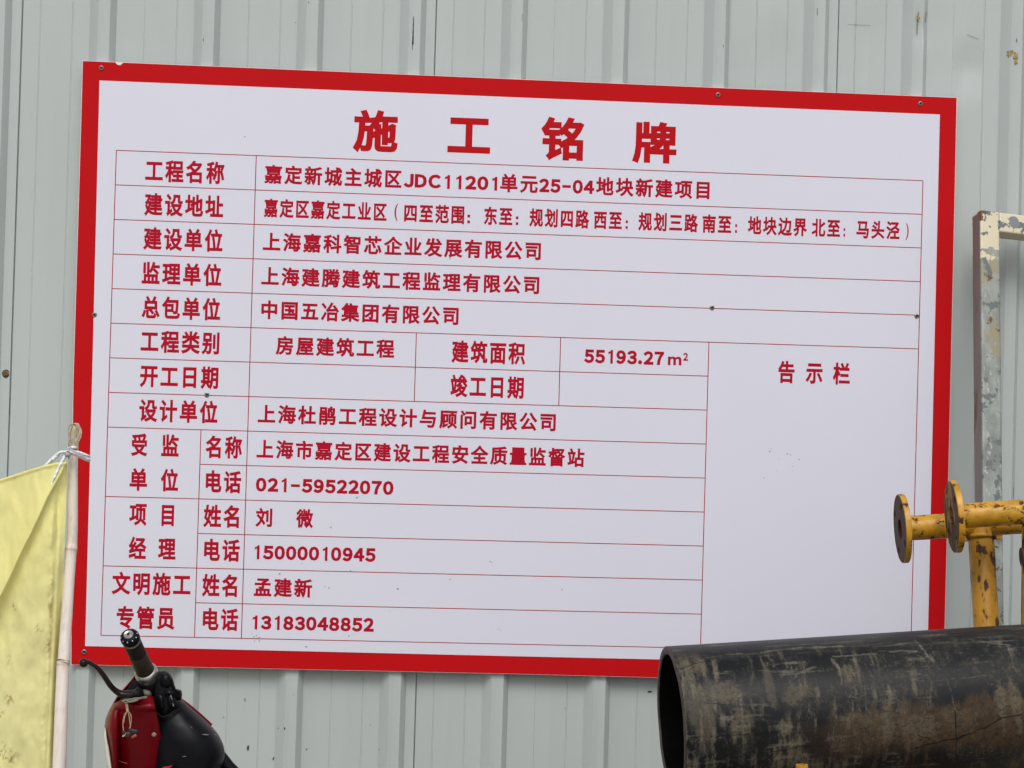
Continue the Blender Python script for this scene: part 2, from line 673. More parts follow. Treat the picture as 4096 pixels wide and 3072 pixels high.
for r in range(0, 15):
    x0 = CX[1] if r in (9, 11, 13) else CX[0]
    x1 = CX[5] if r in (6, 7, 8, 9, 10, 11, 12, 13) else CX[6]
    hline(x0, x1, r)
vline(CX[0], 0, 14)
vline(CX[2], 0, 14)
vline(CX[6], 0, 14)
vline(CX[1], 8, 14)
vline(CX[3], 5, 7)
vline(CX[4], 5, 7)
vline(CX[5], 5, 14)
lines.obj('table_rule', M_LINE, board)

TEXT = [
    ('施', -0.4263, -0.316, 2.1998, 0.106), ('工', -0.1936, -0.0881, 2.1987, 0.0864), ('铭', 0.0371, 0.1442, 2.1993, 0.1084),
    ('牌', 0.2652, 0.3756, 2.1986, 0.1046), ('工程名称', -0.9286, -0.7367, 2.0822, 'L'), ('建设地址', -0.9288, -0.737, 1.9996, 'L'),
    ('建设单位', -0.9285, -0.7361, 1.9161, 'L'), ('监理单位', -0.9292, -0.7363, 1.8318, 'L'), ('总包单位', -0.9271, -0.7366, 1.7483, 'L'),
    ('工程类别', -0.9266, -0.7364, 1.6657, 'L'), ('开工日期', -0.9262, -0.7363, 1.5814, 'L'), ('设计单位', -0.9251, -0.7355, 1.497, 'L'),
    ('受', -0.942, -0.9021, 1.4127, 'L'), ('监', -0.869, -0.8267, 1.4127, 'L'), ('单', -0.9427, -0.9005, 1.3284, 'L'),
    ('位', -0.8681, -0.8256, 1.3284, 'L'), ('项', -0.9411, -0.8986, 1.2441, 'L'), ('目', -0.863, -0.8331, 1.2441, 'L'),
    ('经', -0.94, -0.8973, 1.1615, 'L'), ('理', -0.8688, -0.8265, 1.1615, 'L'), ('文明施工', -0.9779, -0.7876, 1.0755, 'L'),
    ('专管员', -0.9639, -0.8238, 0.9928, 'L'), ('名称', -0.7623, -0.6732, 1.4127, 'L'), ('电话', -0.7589, -0.6732, 1.3284, 'L'),
    ('姓名', -0.7622, -0.6752, 1.2441, 'L'), ('电话', -0.7578, -0.6714, 1.1615, 'L'), ('姓名', -0.7603, -0.6747, 1.0755, 'L'),
    ('电话', -0.7557, -0.6701, 0.9928, 'L'), ('建筑面积', -0.1688, 0.0138, 1.664, 'L'), ('竣工日期', -0.1687, 0.0123, 1.5797, 'L'),
    ('告', 0.6465, 0.6876, 1.6387, 'L'), ('示', 0.7155, 0.7583, 1.6387, 'L'), ('栏', 0.7843, 0.8276, 1.6387, 'L'),
    ('嘉定新城主城区', -0.6402, -0.304, 2.0839, 'V'), ('单元', -0.0605, 0.0328, 2.0839, 'V'), ('地块新建项目', 0.1771, 0.4613, 2.0847, 'V'),
    ('嘉定区嘉定工业区', -0.6386, -0.3381, 2.0013, 'V'), ('四至范围', -0.2951, -0.1472, 2.0013, 'V'), ('东至', -0.0984, -0.0279, 2.0013, 'V'),
    ('规划四路', 0.014, 0.1631, 2.0013, 'V'), ('西至', 0.1743, 0.2443, 2.0013, 'V'), ('规划三路', 0.2853, 0.4351, 2.0013, 'V'),
    ('南至', 0.4458, 0.5185, 2.0013, 'V'), ('地块边界', 0.5599, 0.7096, 2.0013, 'V'), ('北至', 0.7209, 0.793, 2.0013, 'V'),
    ('马头泾', 0.8343, 0.9444, 2.0013, 'V'), ('上海嘉科智芯企业发展有限公司', -0.6382, 0.0449, 1.9186, 'V'), ('上海建腾建筑工程监理有限公司', -0.6395, 0.0434, 1.8343, 'V'),
    ('中国五冶集团有限公司', -0.637, -0.1538, 1.7517, 'V'), ('房屋建筑工程', -0.5993, -0.3094, 1.6657, 'V'), ('上海杜鹃工程设计与顾问有限公司', -0.6376, 0.094, 1.497, 'V'),
    ('上海市嘉定区建设工程安全质量监督站', -0.6381, 0.1676, 1.411, 'V'), ('刘', -0.6357, -0.595, 1.2441, 'V'), ('微', -0.5372, -0.4952, 1.2441, 'V'),
    ('孟建新', -0.6344, -0.4929, 1.0738, 'V'), ('JDC11201', -0.299, -0.068, 2.0822, 'N'), ('25–04', 0.0353, 0.173, 2.0822, 'N'),
    ('55193.27', 0.1596, 0.3589, 1.664, 'N'), ('021–59522070', -0.6374, -0.3012, 1.325, 'N'), ('15000010945', -0.6351, -0.34, 1.1598, 'N'),
    ('13183048852', -0.635, -0.3393, 0.9886, 'N'), ('(', -0.3191, -0.3106, 2.0029, 'P'), (')', 0.9597, 0.967, 2.0004, 'P'),
    (':', -0.1399, -0.1318, 1.9928, 'C'), (':', -0.0201, -0.0125, 1.9928, 'C'), (':', 0.2532, 0.2598, 1.9928, 'C'),
    (':', 0.5275, 0.5335, 1.9928, 'C'), (':', 0.8012, 0.8064, 1.9928, 'C'), ('m', 0.3689, 0.4026, 1.6588, 0.0215),
    ('2', 0.4063, 0.4189, 1.6698, 0.0196)
]
HGT = {'L': 0.0515, 'V': 0.0430, 'N': 0.0343, 'P': 0.042, 'C': 0.0215}


def text_mesh(txt, bold, spacing=1.0):
    """outline of the text as a low relief; the bevel thickens the strokes"""
    cu = bpy.data.curves.new('t', 'FONT')
    cu.body = txt
    cu.size = 1.0
    cu.space_character = spacing
    cu.resolution_u = 3
    cu.fill_mode = 'FRONT'
    cu.bevel_depth = bold
    cu.bevel_resolution = 0
    ob = bpy.data.objects.new('t', cu)
    COL.objects.link(ob)
    dg = bpy.context.evaluated_depsgraph_get()
    me = bpy.data.meshes.new_from_object(ob.evaluated_get(dg))
    v = np.empty(len(me.vertices) * 3)
    me.vertices.foreach_get('co', v)
    v = v.reshape(-1, 3).copy()
    f = [tuple(p.vertices) for p in me.polygons]
    bpy.data.objects.remove(ob)
    bpy.data.curves.remove(cu)
    bpy.data.meshes.remove(me)
    return v, f


_ref, _ = text_mesh('国', 0.0)
REF_C = (_ref[:, 1].min() + _ref[:, 1].max()) / 2
REF_H = (_ref[:, 1].max() - _ref[:, 1].min()) * 1.055
ADV = {'1': .94, '.': .52, '–': 1.0, 'J': .84, 'D': 1.16, 'C': 1.12}


def digits_mesh(txt, bold):
    """digits and capitals set one by one with their own advance"""
    V, Fc, x = [], [], 0.0
    for ch in txt:
        if ch == '1':
            w, _ = text_mesh(chr(0xFF10), bold)
            lo, hi = w[:, 1].min(), w[:, 1].max()
            v = np.array([(.20, lo, 0), (.36, lo, 0), (.36, hi, 0), (.245, hi, 0), (.20, hi - .07, 0), (.06, hi - .14, 0), (.06, hi - .27, 0), (.20, hi - .215, 0)])
            f = [(0, 1, 2, 3, 4, 7), (4, 5, 6, 7)]
        else:
            v, f = text_mesh(ch if ch == '–' else chr(ord(ch) + 0xFEE0), bold)
        adv = ADV.get(ch, 1.0) * .60
        v[:, 0] *= .84
        w = v[:, 0].max() - v[:, 0].min()
        if ch == '–':
            v[:, 0] = (v[:, 0] - v[:, 0].min()) / w * .46
            w = .46
            v[:, 1] += .36 - v[:, 1].mean()
        v[:, 0] += x + (adv - w) / 2 - v[:, 0].min()
        n = sum(len(q) for q in V)
        V.append(v)
        Fc += [tuple(i + n for i in q) for q in f]
        x += adv
    return np.concatenate(V), Fc


def letter(txt, x0, x1, zc, kind):
    title = not isinstance(kind, str)
    if kind in ('L', 'V'):
        bold = 0.033 if kind == 'L' else 0.032
        v, f = text_mesh(txt, bold, 1.23 if len(txt) > 1 else 1.0)
        sz = HGT[kind] / REF_H
        zo = zc - REF_C * sz
    elif kind == 'N':
        v, f = digits_mesh(txt, .054)
        w, _ = text_mesh(chr(0xFF10), .054)
        sz = HGT[kind] / (w[:, 1].max() - w[:, 1].min())
        zo = zc - (w[:, 1].max() + w[:, 1].min()) / 2 * sz
    else:
        v, f = text_mesh(txt if txt not in 'm2' else chr(ord(txt) + 0xFEE0), 0.037 if title and txt not in 'm2' else .045 if title else 0.010)
        h = kind if title else HGT[kind]
        sz = h / (v[:, 1].max() - v[:, 1].min())
        zo = zc - (v[:, 1].max() + v[:, 1].min()) / 2 * sz
    sx = (x1 - x0) / (v[:, 0].max() - v[:, 0].min())
    X = x0 + (v[:, 0] - v[:, 0].min()) * sx
    Z = zo + v[:, 1] * sz
    zr = max(abs(v[:, 2]).max(), 1e-6)
    V = [(a, -0.0015 - .0001 * c / zr, b) for a, b, c in zip(X, Z, v[:, 2])]
    nm = 'title_character' if title and txt not in 'm2' else 'lettering'
    mesh_obj(nm, V, f, M_LET2 if nm[0] == 't' else M_LET, board)


for txt, x0, x1, zc, kind in TEXT:
    if kind == 'C':
        for s in (-1, 1):
            w = (x1 - x0) / 2
            mesh_obj('lettering', *boxm(((x0 + x1) / 2, -.0015, zc + s * .0072), (w * .8, 0, 0), (0, .0001, 0), (0, 0, .0034)), M_LET, board)
        continue
    letter(txt, x0, x1, zc, kind)

# small screws that hold the board, and specks of dirt on its face
M_SCREW = mat('zinc_screw', (0.26, 0.25, 0.23), rough=0.35, metal=0.8, vary=0.3, vscale=400)
M_HOLE = mat('screw_recess', (0.03, 0.025, 0.02), rough=0.8)
for x, z in ((-1.0426, 2.3289), (0.476, 2.3241), (0.9884, 2.3225), (-1.0403, 1.727), (-0.7628, 1.5403), (0.4757, 1.7935), (0.9931, 1.7896), (-1.0389, 0.9083)):
    c = Vector((x, -0.0012, z))
    sb = MB()
    sb.add(*lathe(c, c + Vector((0, -1, 0)), [(0, .0062), (.0012, .0060), (.0018, .0044), (.0020, .0034), (.0009, .0028), (.0009, 0)], 14))
    o = sb.obj('screw', M_SCREW, board, smooth=True)
    sb = MB()
    a = rnd.random() * 1.5
    for t in (a, a + math.pi / 2):
        d = Vector((math.cos(t), 0, math.sin(t)))
        e = Vector((-math.sin(t), 0, math.cos(t)))
        sb.add(*boxm(c + Vector((0, -.0019, 0)), d * .0034, e * .0012, (0, .0004, 0)))
    o2 = sb.obj('cross_slot', M_HOLE, o)
specks = MB()


def speck(x, z, w, h):
    nv = 8
    specks.add([(x + w * math.cos(6.283 * i / nv) * (.6 + .7 * rnd.random()), -0.0019, z + h * math.sin(6.283 * i / nv) * (.6 + .7 * rnd.random())) for i in range(nv)], [tuple(range(nv))])


zF = zz(950, 1700, 1.5255)
for x, y, w in ((728, 443, 2.2), (740, 438, 1), (570, 624, 1.8), (392, 846, 1.2), (690, 888, 1.6), (258, 908, 2.2), (558, 994, 2), (532, 985, 1), (978, 999, 2.2), (1297, 942, 1.6), (1980, 1003, 1.6),
                (930, 1138, 1), (1540, 832, 1.6), (1552, 838, 1.4), (1590, 1245, 1.2), (1604, 1252, 1), (680, 1287, 1.8), (700, 1277, 1), (420, 1353, 2.2), (100, 1292, 1.6), (116, 1283, 1.6), (132, 1296, 1.8),
                (104, 1318, 1.4), (134, 1317, 1.6), (90, 1272, 1.2), (118, 1300, 1.2)):
    q = onplane(*zF(x, y))
    speck(q.x, q.z, w * .0010, w * .0008)
for q in ((-0.69, 2.175, 1.6), (-.26, 1.62, 1), (-.16, 2.26, .8)):
    speck(q[0], q[1], q[2] * .001, q[2] * .0007)
zE = zz(2200, 1250, 1.58)
for x, y, w in ((1388, 878, 2.6), (1395, 862, 1.2), (1445, 925, 1.2), (1500, 893, 2), (1520, 900, 1.6), (1575, 930, 2), (1532, 972, 1.2), (1535, 1000, 1.2), (1433, 1002, 1), (1350, 1045, 1.6)):
    q = onplane(*zE(x, y))
    speck(q.x, q.z, w * .0010, w * .0006)
M_SPECK = mat('grey_speck', (0.16, 0.16, 0.15), rough=0.7)
specks.obj('dirt_speck', M_SPECK, board, kind='stuff')

# ------------------------------------------------------------------ square-tube frame leaning on the fence
def build_frame():
    fr = empty('steel_frame', (1.25, -0.35, 0), 'weathered square-tube steel frame with flaking cream paint, leaning on the fence right of the board', 'metal frame')
    M = bpy.data.materials.new('flaking_galvanised_tube')
    M.use_nodes = True
    N, L = M.node_tree.nodes, M.node_tree.links
    b = N['Principled BSDF']
    g = N.new('ShaderNodeNewGeometry')
    P = g.outputs['Position']
    mp = N.new('ShaderNodeMapping')
    mp.inputs['Scale'].default_value = (1, 1, .35)
    L.new(P, mp.inputs[0])
    st = mp.outputs[0]
    sp = N.new('ShaderNodeSeparateXYZ')
    L.new(P, sp.inputs[0])
    base = mix_node(N, L, ramp_node(N, L, noise_node(N, L, st, 30, 8), .35, .65), (0.19, 0.21, 0.20), (0.31, 0.34, 0.32))
    base = mix_node(N, L, ramp_node(N, L, noise_node(N, L, st, 90, 5, .7), .56, .68), base, (0.44, 0.47, 0.45))
    base = mix_node(N, L, ramp_node(N, L, noise_node(N, L, P, 6, 6), .52, .66), base, (0.30, 0.26, 0.16))
    dark = ramp_node(N, L, noise_node(N, L, st, 14, 7, .65), .56, .66)
    base = mix_node(N, L, dark, base, (0.15, 0.17, 0.175))
    rust = ramp_node(N, L, noise_node(N, L, st, 16, 8, .7), .60, .66)
    base = mix_node(N, L, rust, base, (0.17, 0.075, 0.03))
    # cream paint survives near the top corner and along the top bar
    hz = N.new('ShaderNodeMath')
    hz.operation = 'MULTIPLY_ADD'
    L.new(sp.outputs['Z'], hz.inputs[0])
    hz.inputs[1].default_value = 5.0
    hz.inputs[2].default_value = -5.0 * 1.956
    nz = N.new('ShaderNodeMath')
    nz.operation = 'ADD'
    L.new(hz.outputs[0], nz.inputs[0])
    L.new(noise_node(N, L, P, 26, 7, .6), nz.inputs[1])
    base = mix_node(N, L, ramp_node(N, L, nz.outputs[0], .46, .48), base, (0.62, 0.56, 0.41))
    chipm = ramp_node(N, L, noise_node(N, L, P, 34, 6, .6), .575, .59)
    base = mix_node(N, L, chipm, base, (0.13, 0.15, 0.15))

    def near(pt, r0, r1, amt):
        dn = N.new('ShaderNodeVectorMath')
        dn.operation = 'DISTANCE'
        L.new(P, dn.inputs[0])
        dn.inputs[1].default_value = pt
        ad = N.new('ShaderNodeMath')
        ad.operation = 'MULTIPLY_ADD'
        L.new(noise_node(N, L, P, 60, 5, .6), ad.inputs[0])
        ad.inputs[1].default_value = amt
        L.new(dn.outputs['Value'], ad.inputs[2])
        return ramp_node(N, L, ad.outputs[0], r1, r0)
    base = mix_node(N, L, near((1.1134, -0.105, 2.0567), .060, .066, .07), base, (0.12, 0.045, 0.02))
    base = mix_node(N, L, near((1.2027, -0.09, 2.0203), .0245, .0265, .012), base, (0.19, 0.205, 0.215))
    base = mix_node(N, L, ramp_node(N, L, noise_node(N, L, P, 21, 7, .7), .62, .65), base, (0.13, 0.05, 0.02))
    L.new(base, b.inputs['Base Color'])
    b.inputs['Roughness'].default_value = 0.55
    b.inputs['Metallic'].default_value = 0.15
    bp = N.new('ShaderNodeBump')
    bp.inputs['Strength'].default_value = .35
    bp.inputs['Distance'].default_value = .001
    L.new(noise_node(N, L, P, 60, 8, .7), bp.inputs['Height'])
    L.new(bp.outputs[0], b.inputs['Normal'])
    # side that faces left is browner
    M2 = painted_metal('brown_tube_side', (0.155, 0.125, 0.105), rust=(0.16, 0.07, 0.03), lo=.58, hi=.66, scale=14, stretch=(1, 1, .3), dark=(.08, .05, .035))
    top = onplane((3800 + 173 / 1.418) / 1.8517, (780 + 84 / 1.418) / 1.8517, -0.11)      # front left top corner
    low = onplane((3800 + 187 / 1.418) / 1.8517, (780 + 1659 / 1.418) / 1.8517, -0.27)
    ez = (top - low).normalized()
    ex = Vector((math.cos(math.radians(9)), math.sin(math.radians(9)), 0.012))
    ex = (ex - ez * ex.dot(ez)).normalized()
    ey = ez.cross(ex).normalized()
    w = 0.0252
    bot = top - ez * (top.z / ez.z)
    Lp = (top - bot).length
    c = (top + bot) / 2 + ex * w + ey * w

    def post(c, half, name):
        V, Fc = boxm(c, ex * w, ey * w, ez * half)
        # faces 0: -x side
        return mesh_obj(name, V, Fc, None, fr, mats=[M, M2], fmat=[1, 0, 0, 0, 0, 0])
    o = post(c, Lp / 2, 'post')
    bevel(o, .005, 3)
    W = 1.5
    o = post(c + ex * (W + 2 * w), Lp / 2, 'post')
    bevel(o, .005, 3)
    for d in (w, 1.35, Lp - 0.25):
        q = top - ez * d + ex * (2 * w + W / 2) + ey * w
        V, Fc = boxm(q, ex * (W / 2 - .0002), ey * (w - .0006), ez * (w if d == w else w * .8))
        o = mesh_obj('crossbar', V, Fc, M, fr)
        bevel(o, .005, 3)


build_frame()

# ------------------------------------------------------------------ yellow flanged pipes
M_YEL = painted_metal('yellow_pipe_paint', (0.56, 0.285, 0.012), rust=(0.085, 0.030, 0.010), lo=.575, hi=.60, scale=48)
M_YEL2 = painted_metal('yellow_pipe_paint_worn', (0.47, 0.23, 0.012), rust=(0.085, 0.032, 0.012), lo=.545, hi=.58, scale=40, stretch=(1, 1, .5))
M_FRUST = painted_metal('rusty_flange_face', (0.070, 0.026, 0.015), rust=(0.25, 0.14, 0.035), lo=.62, hi=.72, scale=30, rough=.75)
M_FRUST2 = painted_metal('worn_yellow_flange_face', (0.075, 0.036, 0.016), rust=(0.34, 0.20, 0.07), lo=.53, hi=.60, scale=28, rough=.7, stretch=(1, 1, .4))
M_BLACKIN = mat('pipe_bore', (0.012, 0.010, 0.008), rough=0.9)


def zy(x, y, d):
    return at((3500 + x / 2.37) / 1.8517, (1850 + y / 2.37) / 1.8517, d)


def flange(name, c, d, R, th, bore, parent, mface, mrim, rot=0.3, holes=4, hr=.009):
    """disc with bolt holes; c is the centre of the open face, d points into the pipe"""
    bmc = MB()
    bmc.add(*lathe(c, c + d, [(0, 0), (0, R - .0015), (.0015, R), (th - .001, R), (th, R - .001), (th, 0)], 64))
    o = mesh_obj(name, bmc.v, bmc.f, None, parent, mats=[mface, mrim])
    bm = bmesh.new()
    bm.from_mesh(o.data)
    bmesh.ops.remove_doubles(bm, verts=bm.verts, dist=1e-4)
    bmesh.ops.recalc_face_normals(bm, faces=bm.faces)
    bm.to_mesh(o.data)
    bm.free()
    a, b = frame_of(d)
    cut = MB()
    off = Vector((0, 0, 0))
    p = parent
    while p is not None:
        off += p.location
        p = p.parent
    cc = c - off
    for i in range(holes):
        t = rot + 2 * math.pi * i / holes
        q = cc + (a * math.cos(t) + b * math.sin(t)) * R * .76
        V, Fc = tube([q - d * .01, q + d * (th + .01)], [hr, hr], 14)
        cut.add(V, Fc)
    V, Fc = tube([cc - d * .01, cc + d * (th + .01)], [bore, bore], 28)
    cut.add(V, Fc)
    me = bpy.data.meshes.new('cut')
    me.from_pydata([tuple(v) for v in cut.v], [], cut.f)
    bm = bmesh.new()
    bm.from_mesh(me)
    bmesh.ops.recalc_face_normals(bm, faces=bm.faces)
    bm.to_mesh(me)
    bm.free()
    co = bpy.data.objects.new('cut', me)
    COL.objects.link(co)
    co.location = off
    md = o.modifiers.new('b', 'BOOLEAN')
    md.operation = 'DIFFERENCE'
    md.object = co
    md.solver = 'EXACT'
    bpy.context.view_layer.update()
    dg = bpy.context.evaluated_depsgraph_get()
    nm = bpy.data.meshes.new_from_object(o.evaluated_get(dg))
    o.modifiers.clear()
    o.data = nm
    bpy.data.objects.remove(co)
    nm.materials.clear()
    nm.materials.append(mface)
    nm.materials.append(mrim)
    for f in nm.polygons:
        nd = f.normal.dot(d)
        rad = (f.center - cc) - d * (f.center - cc).dot(d)
        f.material_index = 0 if nd < -.8 or (abs(nd) < .5 and rad.length < R * .93) else 1
    smooth_by_angle(o, 40)
    return o


def ring_pipe(name, p0, p1, r, wall, parent, m1, wob=0.0):
    d = (Vector(p1) - Vector(p0))
    Lh = d.length
    prof = [(0.0, r - wall), (0.0, r)] + [(Lh * i / 24, r) for i in range(1, 24)] + [(Lh, r), (Lh, r - wall)] + [(0.0, r - wall)]
    V, Fc = lathe(p0, p1, prof, 48)
    o = mesh_obj(name, V, Fc, m1, parent)
    smooth_by_angle(o, 40)
    return o


def build_yellow():
    # rear: horizontal pipe with an upright welded under it
    DR, DN = 5.08, 4.94
    r1 = empty('flanged_pipe_stand', zy(1060, 3600, DR) * 1.0, 'rusty yellow flanged pipe stand with its upright rising behind the big black pipe', 'pipe stand')
    r1.location.z = 0
    bpy.context.view_layer.update()
    dr = (RX - RY * .060 + RZ * .012).normalized()
    c0 = zy(236, 628, DR)
    flange('flange', c0, dr, .0780, .013, .0225, r1, M_FRUST, M_YEL, rot=.55, hr=.0085)
    ring_pipe('cross_pipe', c0 + dr * .006, c0 + dr * 1.1, .0280, .004, r1, M_YEL)
    flange('flange', c0 + dr * 1.11, -dr, .0780, .013, .0225, r1, M_FRUST, M_YEL, rot=.2)
    t0 = c0 + dr * ((1000 - 236) / 2.37 / F_PX * DR)
    t1 = zy(1057, 1556, DR - .05)
    dd = (t1 - t0).normalized()
    base = t0 + dd * (t0.z - 0.02) / -dd.z
    o = ring_pipe('upright_pipe', t0, base, .0288, .004, r1, M_YEL2)
    sb = MB()
    a, b = frame_of(dd)
    pts, rr = [], []
    for i in range(40):      # lumpy weld bead round the joint
        t = 2 * math.pi * i / 39
        q = t0 + dd * .030 + (a * math.cos(t) + b * math.sin(t)) * .0300
        pts.append(q)
        rr.append(.0040 + .002 * rnd.random())
    sb.add(*tube(pts, rr, 8))
    sb.obj('weld_bead', M_YEL2, r1, smooth=True)
    for s in (-1, 1):
        q = t0 + dd * .033 + dr * s * .034
        sb = MB()
        sb.add(*boxm(q - dd * .004, dr * .013, dr.cross(dd) * .006, dd * .009))
        o = sb.obj('weld_lug', M_YEL2, r1)
        bevel(o, .004, 2)
    flange('foot_flange', base + Vector((0, 0, .012)), Vector((0, 0, -1)), .10, .014, .025, r1, M_FRUST, M_YEL2, rot=.1)
    # front: nearer horizontal pipe, its upright just outside the picture
    f1 = empty('flanged_pipe_stand', zy(1470, 3600, DN) * 1.0, 'nearer rusty yellow flanged pipe, its worn flange overlapping the other at the right edge', 'pipe stand')
    f1.location.z = 0
    bpy.context.view_layer.update()
    dr = (RX - RY * .068 + RZ * .004).normalized()
    c0 = zy(726, 514, DN)
    flange('flange', c0, dr, .0797, .0135, .0225, f1, M_FRUST2, M_YEL, rot=.9, hr=.0085)
    ring_pipe('cross_pipe', c0 + dr * .006, c0 + dr * 1.2, .0273, .004, f1, M_YEL)
    flange('flange', c0 + dr * 1.21, -dr, .0797, .0135, .0225, f1, M_FRUST2, M_YEL, rot=.2)
    u0 = zy(1504, 480, DN)
    ring_pipe('upright_pipe', u0, Vector((u0.x + .02, u0.y, .02)), .0250, .004, f1, M_YEL2)
    sb = MB()
    sb.add(*lathe(zy(1386, 900, DN), zy(1504, 892, DN), [(0, 0), (0, .0215), (.006, .0225), (.010, .0225), (.010, .012), (.05, .012)], 24))
    o = sb.obj('side_nozzle', M_FRUST, f1)
    smooth_by_angle(o, 40)
    flange('foot_flange', Vector((u0.x + .02, u0.y, .03)), Vector((0, 0, -1)), .10, .014, .025, f1, M_FRUST, M_YEL2, rot=.1)
    # a bit of yellow just showing at the bottom edge
    k = empty('flanged_pipe_stub', at(1731, 1900, 4.2), 'small yellow pipe stub in front of the black pipe, at the bottom edge', 'pipe')
    k.location.z = 0
    bpy.context.view_layer.update()
    q = at(1732, 1651.5, 4.2)
    ring_pipe('upright_pipe', q, Vector((q.x + .03, q.y, .02)), .0115, .004, k, M_YEL)
    flange('foot_flange', Vector((q.x + .03, q.y, .03)), Vector((0, 0, -1)), .05, .010, .008, k, M_FRUST, M_YEL, rot=.1, hr=.005)


build_yellow()

# ------------------------------------------------------------------ big black plastic pipe
M_PIPE = attr_mat('scuffed_black_plastic', 'paint', rattr='rough', spec=0.18, bump=0.35, bscale=90)
M_PIPEIN = mat('pipe_inside', (0.004, 0.004, 0.004), rough=0.9, spec=.03, vary=.4, vscale=12)


def z8(x, y):
    return ((2500 + x / 1.386) / 1.8517, (2450 + y / 1.386) / 1.8517)


def build_black_pipe():
    R = 0.158
    D0 = 4.65
    e0 = at(1451.5, 1562, D0)                       # centre of the open end
    e1 = at(2212, 1512, D0 + .085)
    d = (e1 - e0).normalized()
    Ltot = 2.6
    up = (Vector((0, 0, 1)) - d * d.z).normalized()
    fr = up.cross(d).normalized()                    # towards or away from the camera
    if fr.y > 0:
        fr = -fr
    bp = empty('drain_pipe', (e0.x + .6, e0.y, 0), 'big scuffed black plastic pipe caked with brown mud, open end facing left', 'pipe')
    ns, nt = 720, 420
    s = np.concatenate([np.linspace(0, 1.0, ns), np.linspace(1.03, Ltot, 30)])
    th = np.concatenate([np.linspace(-80, 120, nt), np.linspace(120 + 6, 280 - 6, 26)]) * math.pi / 180    # 0 faces the camera, 90 is up
    SS, TH = np.meshgrid(s, th, indexing='ij')
    A = np.array(e0)
    dn, un, fn = np.array(d), np.array(up), np.array(fr)
    # slightly ragged sawn end
    edge = 0.0015 * (vnoise(TH * 3 + 10, TH * 0 + 3, 4) - .5) * np.exp(-SS / .02)
    rr = R * (1 + 0.004 * (fbm(SS * 3 + 5, TH * 1.3 + 9, 21, 3) - .5))
    P = A + (SS + edge)[..., None] * dn + rr[..., None] * (np.sin(TH)[..., None] * un + np.cos(TH)[..., None] * fn)
    # ---------------- stains of the pipe itself, in (s, theta)
    deg = np.degrees(TH)
    a = TH * R                                    # arc length
    streak_v = fbm(SS * 95 + 3, a * 16 + 50, 11, 5, .6)        # runs round the pipe
    streak_h = fbm(SS * 9 + 3, a * 110 + 50, 12, 5, .6)        # runs along the pipe
    blot = fbm(SS * 7 + 13, a * 9 + 30, 13, 5)
    fine = fbm(SS * 160, a * 160 + 90, 14, 4, .7)
    med = fbm(SS * 26 + 4, a * 22 + 31, 15, 5, .6)
    base = np.stack([0.012 + 0 * SS, 0.0135 + 0 * SS, 0.016 + 0 * SS], -1)
    # grey chalky bloom
    g = sstep(.40, .72, .55 * blot + .25 * streak_h + .2 * med)[..., None]
    base = base * (1 - .55 * g) + np.array([0.042, 0.046, 0.046]) * .55 * g
    tan = np.array([0.175, 0.150, 0.105])
    tan2 = np.array([0.115, 0.072, 0.038])
    tanp = np.array([0.26, 0.245, 0.20])

    def over(mask, col, k=1.0):
        nonlocal base
        mk = (np.clip(mask, 0, 1) * k)[..., None]
        base = base * (1 - mk) + col * mk
    # dusty streaks along the top
    over(sstep(.50, .66, streak_h * .75 + fine * .25) * sstep(52, 74, deg), np.array([.17, .165, .145]), .75)
    # tan drag marks, thick by the open end
    near = np.exp(-np.maximum(SS - .02, 0) / .13)
    mud = .42 * streak_v + .33 * med + .25 * blot
    over(sstep(.575, .66, mud + .135 * near) * sstep(75, 50, deg), tan, .85)
    over(sstep(.54, .62, .5 * streak_v + .5 * fine + .06 * near) * near * sstep(70, 40, deg), tanp * .8, .6)
    over(sstep(.60, .70, streak_h * .6 + med * .4 + .05 * near), tanp, .5)
    # brown mud band low on the flank, ragged upper edge
    top = 4 + 15 * (fbm(SS * 5 + 2, SS * 0 + 7, 31, 4) - .5) * 2 + 16 * (vnoise(SS * 60, SS * 0 + 2, 33) - .5) * sstep(.3, .6, vnoise(SS * 9, SS * 0, 35)) + 9 * SS
    low = -27 + 10 * (fbm(SS * 4 + 9, SS * 0 + 1, 32, 4) - .5) * 2
    start = sstep(.17, .40, SS + .15 * (blot - .5))
    band = sstep(top + 3, top - 5, deg + 12 * (streak_v - .5)) * sstep(low - 9, low + 8, deg + 16 * (streak_v - .5)) * start
    over(band, tan2 * (0.8 + .5 * (med[..., None] - .3)), .80)
    over(band * sstep(.55, .65, fine * .5 + med * .5), tan * .95, .4)
    # lower flank: dark again with dribbles
    over(sstep(low + 2, low - 12, deg) * sstep(.56, .66, streak_v), tan2, .55)
    # patch of tan by (0.1, 15deg)

    def seg_mask(pts, w, soft=.6, wob=.0015, seed=1):
        mk = np.zeros_like(SS)
        X = SS + wob * (fbm(SS * 60, a * 60, seed, 2) - .5) * 4
        Y = a + wob * (fbm(SS * 60 + 99, a * 60 + 7, seed + 5, 2) - .5) * 4
        for (x0, y0), (x1, y1) in zip(pts, pts[1:]):
            dx, dy = x1 - x0, y1 - y0
            t = np.clip(((X - x0) * dx + (Y - y0) * dy) / (dx * dx + dy * dy + 1e-12), 0, 1)
            dist = np.hypot(X - x0 - t * dx, Y - y0 - t * dy)
            mk = np.maximum(mk, sstep(w, w * soft * .5, dist))
        return mk

